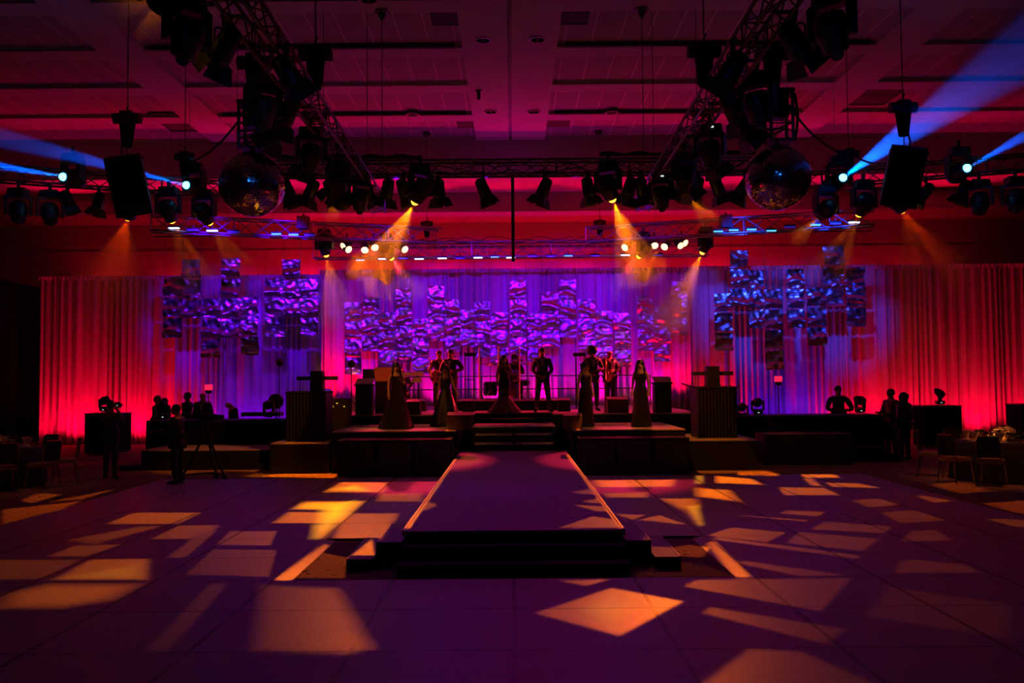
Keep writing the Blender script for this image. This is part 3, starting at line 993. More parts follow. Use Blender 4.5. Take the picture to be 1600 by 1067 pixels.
def mover(loc, target, label, lens=None, hang=True, s=1.0, display=False, group=None, rz=0.0, arm=None):
    t = thing('moving_head_light', label, 'stage light', loc, rz, group, s)
    f = 1 if hang else -1
    share('base', 'mh_base%d' % f, (mk_base if hang else lambda: flip(mk_base())), M_black, t)
    if hang:
        share('clamp', 'mh_clamp', mk_clamp, M_truss, t)
    if arm is not None:
        q = (Vector(arm) - Vector(loc)) / s
        b = MB(); b.tube([(0, 0, 0.02), (0, 0, 0.10), tuple(q)], 0.022, 6); b.obj('bracket', M_truss, t)
    d = Vector(target) - (Vector(loc) + Vector((0, 0, -0.56 * f * s)))
    d = Matrix.Rotation(-rz, 3, 'Z') @ d
    R = aim_mat(d)
    y = share('yoke', 'mh_yoke%d' % f, (mk_yoke if hang else lambda: flip(mk_yoke())), M_black, t)
    y.rotation_euler = (0, 0, math.atan2(R[1][0], R[0][0]))
    h = share('lamp_head', 'mh_head', mk_head, M_black, t, True)
    h.location = (0, 0, -0.56 * f)
    h.rotation_euler = R.to_euler()
    mm = lens or M_dark
    l = share('lens', 'mh_lens' + mm.name, mk_lens, mm, h, True)
    if display:
        share('display', 'mh_disp%d' % f, (mk_display if hang else lambda: flip(mk_display())), M_disp, t)
    dn = d.normalized()
    return Vector(loc) + Matrix.Rotation(rz, 3, 'Z') @ (Vector((0, 0, -0.56 * f)) + dn * 0.275) * s
def flip(b):
    b.v = [(x, y, -z) for x, y, z in b.v]
    b.f = [tuple(reversed(f)) for f in b.f]
    return b

def mk_can():
    b = MB(); b.lathe([(0.05, -0.20), (0.10, -0.17), (0.115, -0.02), (0.125, 0.12), (0.125, 0.17), (0.11, 0.171)], 16); return b
def mk_bracket():
    b = MB()
    b.tube([(0, 0, 0.0), (0, 0, -0.05)], 0.015, 6)
    b.tube([(-0.15, 0, -0.20), (-0.15, 0, -0.08), (-0.10, 0, -0.045), (0.10, 0, -0.045), (0.15, 0, -0.08), (0.15, 0, -0.20)], 0.012, 6)
    return b
def mk_door():
    b = MB(); b.quad([(-0.12, 0.125, 0.17), (0.12, 0.125, 0.17), (0.16, 0.19, 0.33), (-0.16, 0.19, 0.33)])
    b.quad([(-0.12, 0.130, 0.17), (-0.16, 0.195, 0.33), (0.16, 0.195, 0.33), (0.12, 0.130, 0.17)]); return b
def par(loc, d, label, lens=None, s=1.0, doors=True, group=None):
    t = thing('spotlight', label, 'stage light', loc, 0, group, s)
    share('clamp', 'mh_clamp', mk_clamp, M_truss, t)
    R = aim_mat(d)
    y = share('bracket', 'pc_br', mk_bracket, M_black, t)
    y.rotation_euler = (0, 0, math.atan2(R[1][0], R[0][0]))
    c = share('can', 'pc_can', mk_can, M_black, t, True)
    c.location = (0, 0, -0.20)
    c.rotation_euler = R.to_euler()
    mm = lens or M_dark
    share('lens', 'pc_lens' + mm.name, lambda: MB().lathe([(0.118, 0.165), (0.11, 0.18), (0.05, 0.188)], 16), mm, c, True)
    if doors:
        for k in range(4):
            q = share('barn_door', 'pc_door', mk_door, M_black, c)
            q.rotation_euler = (0, 0, k * PI / 2 + 0.2)

# haze lit by a lamp: a cone of thin smoke around the real spot light
HZ = {}
def haze_mat(dens):
    if dens not in HZ:
        m = bpy.data.materials.new('stage_haze')
        m.use_nodes = True
        nt = m.node_tree
        nt.nodes.clear()
        o = nt.nodes.new('ShaderNodeOutputMaterial')
        v = node(nt, 'ShaderNodeVolumeScatter', ins={'Color': (1, 1, 1, 1), 'Density': dens, 'Anisotropy': 0.0})
        nt.links.new(v.outputs[0], o.inputs['Volume'])
        HZ[dens] = m
    return HZ[dens]
def haze_cone(src, tgt, half, L, dens, label, r0=0.05):
    src = Vector(src)
    d = (Vector(tgt) - src).normalized()
    M4 = d.to_track_quat('Z', 'Y').to_matrix().to_4x4()
    b = MB(); b.lathe([(r0, 0.02), (r0 + L * math.tan(math.radians(half)), L)], 24, M4)
    o = b.obj('lit_haze', haze_mat(dens), loc=src)
    tag(o, label, 'haze', kind='stuff')
    o.visible_shadow = True

def gobo_rays(l, seed, scale=9.0, lo=0.45, hi=0.62):
    d = l.data
    d.use_nodes = True
    nt = d.node_tree
    em = nt.nodes['Emission']
    tc = nt.nodes.new('ShaderNodeTexCoord')
    s = node(nt, 'ShaderNodeSeparateXYZ', ins={0: tc.outputs['Normal']})
    u = node(nt, 'ShaderNodeMath', 'DIVIDE', ins={0: s.outputs[0], 1: s.outputs[2]})
    v = node(nt, 'ShaderNodeMath', 'DIVIDE', ins={0: s.outputs[1], 1: s.outputs[2]})
    c = node(nt, 'ShaderNodeCombineXYZ', ins={0: u.outputs[0], 1: v.outputs[0], 2: float(seed)})
    n = node(nt, 'ShaderNodeTexNoise', ins={'Vector': c.outputs[0], 'Scale': scale, 'Detail': 0.0})
    mr = node(nt, 'ShaderNodeMapRange', ins={0: n.outputs[0], 1: lo, 2: hi, 3: 0.03, 4: 1.0})
    nt.links.new(mr.outputs[0], em.inputs['Strength'])

# amber moving heads with a visible fan of light
def amber(px, py, Y, dpx, dpy, dY, label, power=500, half=20, L=1.6, dens=0.22, ztop=None, s=1.0, rays=True, col=None):
    lens = at(px, py, Y)
    dirv = (at(px + dpx, py + dpy, Y + dY) - lens).normalized()
    # stand the fixture so that its lens lands on the point
    loc = lens - dirv * 0.275 * s + Vector((0, 0, 0.56 * s))
    tgt = loc + Vector((0, 0, -0.56 * s)) + dirv * 10
    if Y > 27:
        arm = (loc.x, 28.74, 6.46)
    elif Y > 18.5:
        yt = 19.9 + (loc.x + 9.1) * 0.426 if loc.x < 0 else 19.5 - (loc.x - 9.2) * 0.404
        arm = (loc.x, yt, 6.38)
    else:
        arm = (loc.x, 18.3, 6.60)
    src = mover(loc, tgt, label, M_amb, True, s, arm=arm if Y > 12 else None)
    l = spot('amber_lamp', src + dirv * 0.09, src + dirv * 10, col or AMB, power * 1.6, 2 * half, 0.4, 0.025)
    gobo_rays(l, px * 0.37, 4.5, 0.50, 0.56)
    if rays:
        haze_cone(src + dirv * 0.08, src + dirv * 10, half, L, dens, 'amber rays in haze ' + label.replace('lit amber moving light ', '').replace('the ', ''))
amber(648, 316, 18.3, -42, 80, 0.6, 'lit amber moving light under the front truss, just left of the middle', 1100, 19, 2.0, 0.22)
amber(957, 312, 18.3, 30, 80, 0.6, 'lit amber moving light under the front truss, just right of the middle', 1000, 19, 1.8, 0.22)
amber(530, 319, 18.3, -30, 40, 2.0, 'lit amber moving light under the front truss beside the left long truss', 60, 16, 0.8)
amber(1076, 311, 18.3, 60, 50, 1.5, 'lit amber moving light under the front truss beside the right long truss', 160, 16, 1.1)
amber(200, 341, 20.15, -20, 80, 1.0, 'lit amber moving light behind the left hanging speaker stack', 130, 22, 2.6, 0.3, col=(1, 0.05, 0))
amber(269, 345, 20.5, 26, 70, 1.0, 'lit amber moving light under the left side truss, first right of the speaker stack', 110, 18, 1.9, 0.25)
amber(328, 348, 20.8, 40, 60, 1.0, 'lit amber moving light under the left side truss, nearest the left mirror ball', 80, 16, 1.4, 0.25)
amber(1280, 339, 20.4, -40, 40, 1.0, 'lit amber moving light under the right side truss, nearest the right mirror ball', 110, 16, 0.9)
amber(1342, 335, 20.1, -36, 70, 1.0, 'lit amber moving light under the right side truss, left of the speaker stack', 110, 18, 1.9, 0.25)
amber(1410, 329, 19.8, 40, 80, 1.0, 'lit amber moving light behind the right hanging speaker stack', 90, 22, 2.6, 0.3, col=(1, 0.05, 0))
amber(510, 399, 28.0, 14, 60, 0.6, 'lit amber moving light at the left end of the straight rear truss', 300, 22, 2.2)
amber(612, 404, 28.0, 36, 50, 0.6, 'lit amber moving light on the rear truss among the left row of warm lamps', 150, 18, 1.5)
amber(998, 401, 28.0, -36, 50, 0.6, 'lit amber moving light on the rear truss among the right row of warm lamps', 150, 18, 1.5)
amber(1097, 395, 28.0, -30, 70, 0.6, 'lit amber moving light at the right end of the straight rear truss', 380, 24, 2.6)
amber(248, 1, 9.6, -80, 40, 2.0, 'lit amber moving light cut by the top edge at the left', 90, 20, 1.2, 0.10)

def blue(px, py, Y, tpx, tpy, tY, half, label, power, dens, L, s=1.0):
    lens = at(px, py, Y)
    tgt = at(tpx, tpy, tY)
    dirv = (tgt - lens).normalized()
    loc = lens - dirv * 0.275 * s + Vector((0, 0, 0.56 * s))
    yt = 19.9 + (loc.x + 9.1) * 0.426 if loc.x < 0 else 19.5 - (loc.x - 9.2) * 0.404
    src = mover(loc, loc + Vector((0, 0, -0.56 * s)) + dirv * 10, label, M_blu, True, s, arm=(loc.x, yt - 0.15, 6.68))
    spot('blue_beam_lamp', src + dirv * 0.09, src + dirv * 10, (0.0, 0.085, 1.0), power, 2 * half, 0.35, 0.03)
    haze_cone(src + dirv * 0.08, src + dirv * 10, half * 1.02, L, dens, 'blue shaft of haze ' + label.replace('blue beam light ', '').replace('the ', ''), 0.045)
blue(290, 289, 20.15, 0, 215, 16.0, 2.6, 'blue beam light between the left speaker stack and mirror ball', 11000, 0.35, 9.0)
blue(97, 276, 19.15, 0, 259, 17.8, 3.4, 'blue beam light at the far left of the side truss', 8000, 0.35, 6.0)
blue(1318, 277, 19.8, 1600, 75, 13.0, 4.6, 'blue beam light between the right mirror ball and speaker stack', 17000, 0.30, 13.0)
blue(1512, 262, 18.85, 1600, 213, 17.3, 4.0, 'blue beam light at the far right of the side truss', 4200, 0.35, 7.0)

# unlit spotlights with barn doors under the front truss
row = [(452, 20), (489, -25), (519, 20), (572, 30), (607, -12), (632, 18), (686, 6), (755, 22), (850, -22), (918, 12), (982, -16), (1001, 14), (1030, -30), (1086, -18), (1118, 22), (1160, -30)]
for i, (px, a) in enumerate(row):
    d = Vector((math.sin(math.radians(a)), 0.10, -math.cos(math.radians(a))))
    p = at(px, 277, 19.0)
    par((p.x, 18.86, 6.27), d, 'black barn-door spotlight under the front truss, %s from the left' % ORD[i], None, 1.12, group='spotlights under the front truss')
for px, py, Y, a, lab in ((100, 300, 19.5, 20, 'black barn-door spotlight under the left side truss near the left edge'),
                          (158, 300, 20.0, -20, 'black barn-door spotlight under the left side truss beside the speaker stack'),
                          (1452, 280, 19.4, -40, 'black barn-door spotlight under the right side truss beside the speaker stack'),
                          (1516, 276, 19.0, -20, 'black barn-door spotlight under the right side truss near the right edge')):
    p = at(px, py, Y)
    ys = (19.9 + (p.x + 9.1) * 0.426) if p.x < 0 else (19.5 - (p.x - 9.2) * 0.404)
    par((p.x, ys, 6.26), Vector((math.sin(math.radians(a)), 0.2, -math.cos(math.radians(a)))), lab, None, 1.0)
for px, lab in ((66, 'unlit moving light hanging at the far left of the left side truss'), (25, 'unlit moving light cut by the left edge of the view')):
    x = (px - 800) * 19.3 / FPX
    y = 19.9 + (x + 9.1) * 0.426
    mover((x, y, 6.24), (x + 2, y - 3, 0), lab, None, True, 0.95)
for px, lab in ((1545, 'unlit moving light under the right side truss near the right edge'), (1592, 'unlit moving light cut by the right edge of the view')):
    x = (px - 800) * 19.0 / FPX
    y = 19.5 - (x - 9.2) * 0.404
    mover((x, y, 6.24), (x - 2, y - 3, 0), lab, None, True, 0.95)
# fixtures on the two long trusses
import itertools
for side, sx in (('left', -1), ('right', 1)):
    lst = [(9.4, 0.55, 'm', 30), (10.0, 0.30, 'p', 40), (10.9, -0.25, 'p', -30), (12.0, 0.45, 'm', 20), (12.5, 0.2, 'p', 35), (13.4, 0.62, 'p', 50), (14.5, 0.35, 'm', 15),
           (15.2, 0.55, 'p', 30), (16.3, 0.25, 'm', -20), (17.2, 0.5, 'p', 30), (18.0, 0.1, 'm', 10)]
    for i, (Y, off, k, a) in enumerate(lst):
        x = sx * (2.92 + off * 0.85)
        lab = '%s hanging on the %s long truss, %s from the camera' % ('unlit moving light' if k == 'm' else 'dark spotlight', side, ORD[i])
        zt = 6.10 if k == 'm' else 6.02
        fs = 0.9 if k == 'm' else 1.0
        if k == 'm':
            mover((x, Y, zt + 0.05), (x + sx * 1.2 * a / 20, Y + 1.5, 0), lab, None, True, 0.88, display=(side == 'right' and i in (6, 10)), group='fixtures on the %s long truss' % side)
        else:
            par((x, Y, zt), Vector((sx * math.sin(math.radians(a)), 0.35, -0.8)), lab, None, 1.1, group='fixtures on the %s long truss' % side)
        # outrigger tube that carries it
        b = MB(); b.tube([(sx * 2.95, Y, 6.29 if k == 'm' else 6.13), (x + sx * 0.05, Y, 6.29 if k == 'm' else 6.13)], 0.024, 8)
        tag(b.obj('outrigger_tube', M_truss), 'tube holding the %s' % lab.replace('unlit ', '').replace('hanging ', ''), 'tube')
# cross pipes with cables near the front truss
for lab, xa, xb, Y, z in (('dark cable-wrapped pipe across the left long truss', -4.75, -1.82, 18.3, 6.58), ('dark cable-wrapped pipe across the right long truss', 1.82, 5.0, 18.3, 6.60)):
    t = thing('cross_pipe', lab, 'pipe', ((xa + xb) / 2, Y, z))
    b = MB(); b.tube([((xa - xb) / 2, 0, 0), ((xb - xa) / 2, 0, 0)], 0.03, 8); b.obj('pipe', M_black, t)
    n = 24
    b = MB(); b.tube([((xa - xb) / 2 + (xb - xa) * i / n, 0.03, 0.04 + 0.025 * math.sin(i * 1.3)) for i in range(n + 1)], 0.022, 6); b.obj('cable', M_matte, t)
for lab, pa, pb, sag, Y in (('black cable swagged from the left mirror ball column to the left hoist', (372, 190), (297, 254), 10, 15.5),
                            ('black cable swagged from the right mirror ball column to the right hoist', (1233, 166), (1310, 238), 10, 15.5),
                            ('black cable from the right hoist to the right speaker stack', (1336, 245), (1392, 253), 6, 18.0),
                            ('black cable looped along the top of the left front truss', (418, 245), (480, 275), 14, 18.7),
                            ('black cable looped along the right of the front truss', (1085, 258), (1165, 250), 16, 18.7)):
    n = 16
    pts = [at(pa[0] + (pb[0] - pa[0]) * i / n, pa[1] + (pb[1] - pa[1]) * i / n + sag * math.sin(PI * i / n), Y) for i in range(n + 1)]
    b = MB(); b.tube(pts, 0.02, 6); tag(b.obj('cable', M_black), lab, 'cable')
rnd = random.Random(4)
for nm, xa, xb, Y, z in (('front', -4.9, 4.9, 18.82, 6.40), ('rear', -5.6, 5.6, 28.74, 6.44)):
    b = MB(); n = 60
    b.tube([(xa + (xb - xa) * i / n, Y + 0.02 * rnd.random(), z + rnd.uniform(-0.06, 0.07)) for i in range(n + 1)], 0.014, 5)
    b.tube([(xa + (xb - xa) * i / n, Y + 0.05, z + 0.1 + rnd.uniform(-0.05, 0.07)) for i in range(n + 1)], 0.012, 5)
    tag(b.obj('cable', M_black), 'loose black cable running along the %s truss' % nm, 'cable')

# warm round lamps on the rear truss
for side, pts in (('left', ((536, 385, -40), (545, 390, 45), (570, 391, 0), (586, 387, 15), (633, 390, 40))),
                  ('right', ((976, 387, -40), (1023, 384, 0), (1038, 386, -30), (1064, 384, 20), (1071, 380, 35)))):
    for i, (px, py, a) in enumerate(pts):
        p = at(px, py, 28.3)
        d = Vector((math.sin(math.radians(a)) * 0.9, -0.62, -0.5))
        c = p - d.normalized() * 0.178
        par(c + Vector((0, 0, 0.20)), d, 'lit warm lamp on rear truss, %s from left in the %s row' % (ORD[i], side), M_par, 1.0, False, group='warm lamps on the rear truss, %s' % side)
# strip lights under the rear trusses
bars = [(563, 407, 'c', 28.7), (598, 405, 'b', 28.7), (630, 404, 'd', 28.7), (655, 405, 'b', 28.7), (691, 404, 'b', 28.7), (719, 404, 'd', 28.7), (747, 403, 'b', 28.7), (773, 402, 'c', 28.7),
        (798, 403, 'b', 28.7), (832, 401, 'd', 28.7), (861, 401, 'd', 28.7), (888, 400, 'c', 28.7), (930, 400, 'd', 28.7), (977, 399, 'b', 28.7), (1028, 399, 'd', 28.7),
        (272, 357, 'b', 24), (302, 360, 'd', 24), (332, 361, 'b', 24), (365, 363, 'd', 24.5), (432, 366, 'c', 24.8), (459, 367, 'c', 25), (484, 368, 'd', 25.1),
        (1122, 362, 'c', 25), (1146, 360, 'c', 25), (1174, 359, 'c', 24.8), (1205, 361, 'c', 24.6), (1234, 355, 'd', 24.4), (1274, 352, 'c', 24.2), (1305, 350, 'd', 24), (1334, 348, 'b', 24)]
mm = {'b': M_ledb, 'c': M_ledc, 'd': M_ledd}
nm = {'b': 'bright white-blue', 'c': 'cyan', 'd': 'dim blue'}
bars.sort()
for i, (px, py, k, Y) in enumerate(bars):
    p = at(px, py, Y)
    t = thing('strip_light', '%s strip light under the rear truss, number %s from the left' % (nm[k], ORD[i] if i < 26 else 'twenty-' + ORD[i - 20]), 'strip light', p, 0, 'strip lights under the rear trusses')
    b = MB(); b.box((0, 0, 0.045), (0.30, 0.10, 0.05)); b.tube([(0, 0, 0.06), (0, 0, 0.16)], 0.012, 6); b.obj('housing', M_black, t)
    b = MB()
    if k == 'c':
        for q in range(4):
            b.box((-0.1 + q * 0.067, -0.02, 0.005), (0.045, 0.09, 0.035))
    else:
        b.box((0, -0.02, 0.005), (0.28, 0.09, 0.035))
    b.obj('lens', mm[k], t)
for px, py, Y, lab in ((474, 348, 25.0, 'small dark box fixture on the left rear truss wing'), (1134, 346, 25.0, 'small dark box fixture on the right rear truss wing')):
    p = at(px, py, Y)
    b = MB(); b.box((0, 0, 0), (0.30, 0.30, 0.34)); b.box((0, 0.0, 0.2), (0.05, 0.05, 0.1)); tag(b.obj('dimmer_box', M_black, loc=p), lab, 'box')

# moving lights standing on cases and desks
def stand_mover(px, py_base, Y, label, tgt=(0, -5, 6), s=0.58, disp=True):
    p = at(px, py_base, Y)
    mover(p, p + Vector(tgt), label, None, False, s, disp)
stand_mover(163, 643, 26.5, 'unlit moving head standing on the tall case at the left', (2, -1, 1.5))
stand_mover(1469, 632, 26.5, 'unlit moving head standing on the tall case at the right', (-2, 1, 2.5))
stand_mover(420, 652, 23.6, 'unlit moving head on the left control desk beside the fan', (3, -2, 1))
stand_mover(256, 655, 23.5, 'unlit moving head on the left control desk in front of the guests', (-2, 1, 3))
stand_mover(1344, 645, 23.6, 'unlit moving head on the right control desk beside the seated man', (-3, -1, 1.5))
stand_mover(1184, 648, 23.6, 'unlit moving head at the left end of the right control desk', (0, -4, 1.2))
stand_mover(1160, 654, 23.95, 'second unlit moving head behind the right draped box', (0, -4, 1.2), 0.55)

# ================================================================== MIRROR BALLS, SPEAKER STACKS
for side, px, py, ptop in (('left', 394, 288, 163), ('right', 1215, 278, 145)):
    Y = 13.7
    c = at(px, py, Y)
    t = thing('mirror_ball', 'large mirror ball hanging at the %s' % side, 'mirror ball', c)
    R = 0.495
    b = MB()
    nb = 44
    for i in range(nb):
        a0, a1 = PI * i / nb, PI * (i + 1) / nb
        am = (a0 + a1) / 2
        nn = max(4, int(2 * nb * math.sin(am)))
        off = random.random()
        for k in range(nn):
            t0, t1 = 2 * PI * (k + 0.06 + off) / nn, 2 * PI * (k + 0.94 + off) / nn
            g0, g1 = a0 + 0.004, a1 - 0.004
            cen = Vector((math.sin(am) * math.cos((t0 + t1) / 2), math.sin(am) * math.sin((t0 + t1) / 2), math.cos(am)))
            rr = Matrix.Rotation(random.uniform(-0.06, 0.06), 3, 'X') @ Matrix.Rotation(random.uniform(-0.06, 0.06), 3, 'Z')
            q = []
            for (aa, tt) in ((g0, t0), (g1, t0), (g1, t1), (g0, t1)):
                v = Vector((math.sin(aa) * math.cos(tt), math.sin(aa) * math.sin(tt), math.cos(aa)))
                q.append(cen * R + (rr @ ((v - cen) * R)))
            b.quad(q)
    b.obj('mirror_tiles', M_mirror, t)
    b = MB(); b.ball((0, 0, 0), R * 0.992, 40, 24); b.obj('core', M_black, t, True)
    tp = at(px + 1, ptop, Y)
    b = MB(); b.tube([(0, 0, R), (0, 0, R + 0.06)], 0.04, 8); b.obj('motor', M_black, t)
    h = 0.165
    xa = tp.x - 0.0
    t2 = thing('truss_column', 'short vertical truss piece holding the %s mirror ball' % side, 'truss', (xa, Y, c.z + R + 0.05))
    H = tp.z - (c.z + R + 0.05)
    for sx in (-1, 1):
        for sy in (-1, 1):
            b = MB(); b.tube([(sx * h, sy * h, 0), (sx * h, sy * h, H)], 0.025, 8); b.obj('chord', M_truss, t2)
    b = MB()
    n = 6
    for k in range(n):
        z0, z1 = H * k / n, H * (k + 1) / n
        for sy in (-1, 1):
            b.tube([(-h, sy * h, z0), (h, sy * h, z1 if k % 2 else z0)], 0.013, 5)
            b.tube([(sy * h, -h, z0), (sy * h, h, z1)], 0.013, 5)
    b.obj('lattice', M_truss, t2)
    b = MB(); b.box((0, 0, H * 0.72), (0.24, 0.24, H * 0.5)); b.box((0, 0, H), (0.40, 0.36, 0.05)); b.box((0, 0, 0.0), (0.36, 0.36, 0.02)); b.obj('motor_box', M_black, t2)
    b = MB(); n = 14
    b.tube([(h + 0.04 + 0.05 * math.sin(PI * i / n), -0.1, H * (1 - i / n) - 0.05 * (i == 0)) for i in range(n + 1)], 0.022, 6)
    b.obj('cable', M_matte, t2)
for side, px, py, lean, yaw in (('left', 192, 247, 1, 0.35), ('right', 1420, 233, -1, -0.35)):
    Y = 16.3
    p = at(px, py, Y)
    t = thing('speaker_stack', 'black hanging line of speaker cabinets at the %s' % side, 'speaker', p, yaw * 0.8)
    t.rotation_euler = (0, -lean * 0.20, yaw * 0.8)
    z, ang, y = 0.0, 0.0, 0.0
    b = MB(); b.tube([(0, 0, 0.02), (0, 0, 0.14), t.rotation_euler.to_matrix().inverted() @ Vector((0.08 * lean, 0, 0.62))], 0.02, 6); b.obj('sling', M_truss, t)
    b = MB(); b.box((0, 0, 0.02), (0.60, 0.10, 0.05)); b.tube([(0.3, 0, 0.0), (0.36, 0, -0.05), (0.30, 0, -0.10)], 0.015, 6); b.obj('fly_bar', M_truss, t)
    for k in range(4):
        ang = 0.06 + 0.07 * k
        R3 = Matrix.Rotation(ang, 3, 'X')
        cen = Vector((0, y, z)) + R3 @ Vector((0, 0, -0.13))
        b = MB(); b.box((0, 0, 0), (0.62, 0.46, 0.245), taper=0.99); o = b.obj('cabinet', M_cab, t, loc=cen)
        o.rotation_euler = (ang, 0, 0)
        g = MB(); g.box((0, -0.236, 0), (0.56, 0.012, 0.20)); g.obj('grille', M_fascia, o)
        e = Vector((0, y, z)) + R3 @ Vector((0, 0, -0.26))
        y, z = e.y, e.z

# ================================================================== FLOOR PATTERN LIGHTS (shaped gobos in two overhead lamps)
def gobo_lamp(L, col, power, polys, rad=0.02, amb=0.0):
    """polys: (pixels of the lit patch, height of the surface it lies on, brightness, edge softness)"""
    L = Vector(L)
    l = spot('pattern_lamp', L, L + Vector((0, 0, -1)), col, power, 170, 0.1, rad)
    l.rotation_euler = (0, 0, 0)
    d = l.data
    d.use_nodes = True
    nt = d.node_tree
    em = nt.nodes['Emission']
    tc = nt.nodes.new('ShaderNodeTexCoord')
    s = node(nt, 'ShaderNodeSeparateXYZ', ins={0: tc.outputs['Normal']})
    iz = node(nt, 'ShaderNodeMath', 'DIVIDE', ins={0: -L.z, 1: s.outputs[2]})
    u = node(nt, 'ShaderNodeMath', 'MULTIPLY', ins={0: s.outputs[0], 1: iz.outputs[0]})
    v = node(nt, 'ShaderNodeMath', 'MULTIPLY', ins={0: s.outputs[1], 1: iz.outputs[0]})
    P = node(nt, 'ShaderNodeCombineXYZ', ins={0: u.outputs[0], 1: v.outputs[0], 2: 1.0})
    acc = None
    for (pts, z, wt, soft) in polys:
        q = []
        for (px, py) in pts:
            g = gnd(px, py, z)
            k = L.z / (L.z - z)
            q.append(((g.x - L.x) * k, (g.y - L.y) * k))
        ar = sum(q[i][0] * q[(i + 1) % len(q)][1] - q[(i + 1) % len(q)][0] * q[i][1] for i in range(len(q)))
        if ar < 0:
            q.reverse()
        m = None
        for i in range(len(q)):
            (x1, y1), (x2, y2) = q[i], q[(i + 1) % len(q)]
            nx, ny = -(y2 - y1), (x2 - x1)
            ln = math.hypot(nx, ny) or 1
            nx, ny = nx / ln / soft, ny / ln / soft
            dt = node(nt, 'ShaderNodeVectorMath', 'DOT_PRODUCT', ins={0: P.outputs[0], 1: (nx, ny, -(nx * x1 + ny * y1))})
            m = dt.outputs['Value'] if m is None else node(nt, 'ShaderNodeMath', 'MINIMUM', ins={0: m, 1: dt.outputs['Value']}).outputs[0]
        sc_ = node(nt, 'ShaderNodeMath', 'MULTIPLY', ins={0: m, 1: wt}, use_clamp=False)
        cl_ = node(nt, 'ShaderNodeMath', 'MINIMUM', ins={0: sc_.outputs[0], 1: wt})
        acc = cl_.outputs[0] if acc is None else node(nt, 'ShaderNodeMath', 'MAXIMUM', ins={0: acc, 1: cl_.outputs[0]}).outputs[0]
    acc = node(nt, 'ShaderNodeMath', 'MAXIMUM', ins={0: acc, 1: amb}).outputs[0]
    nt.links.new(acc, em.inputs['Strength'])
F = 0.04
yellow_polys = [
    ([(495, 790), (560, 778), (556, 800), (505, 842), (478, 842)], F, 2.0, 0.45),
    ([(470, 784), (575, 781), (559, 798), (450, 795)], F, 0.8, 0.3),
    ([(1068, 790), (1094, 786), (1103, 820), (1088, 822)], F, 2.0, 0.35),
    ([(1085, 742), (1100, 742), (1102, 755), (1082, 755)], F, 1.4, 0.3),
    ([(505, 765), (560, 755), (590, 768)], F, 0.6, 0.3),
    ([(60, 905), (235, 873), (236, 905)], F, 0.35, 0.3),
    ([(890, 950), (960, 918), (1000, 950), (960, 985)], F, 0.3, 0.3),
]
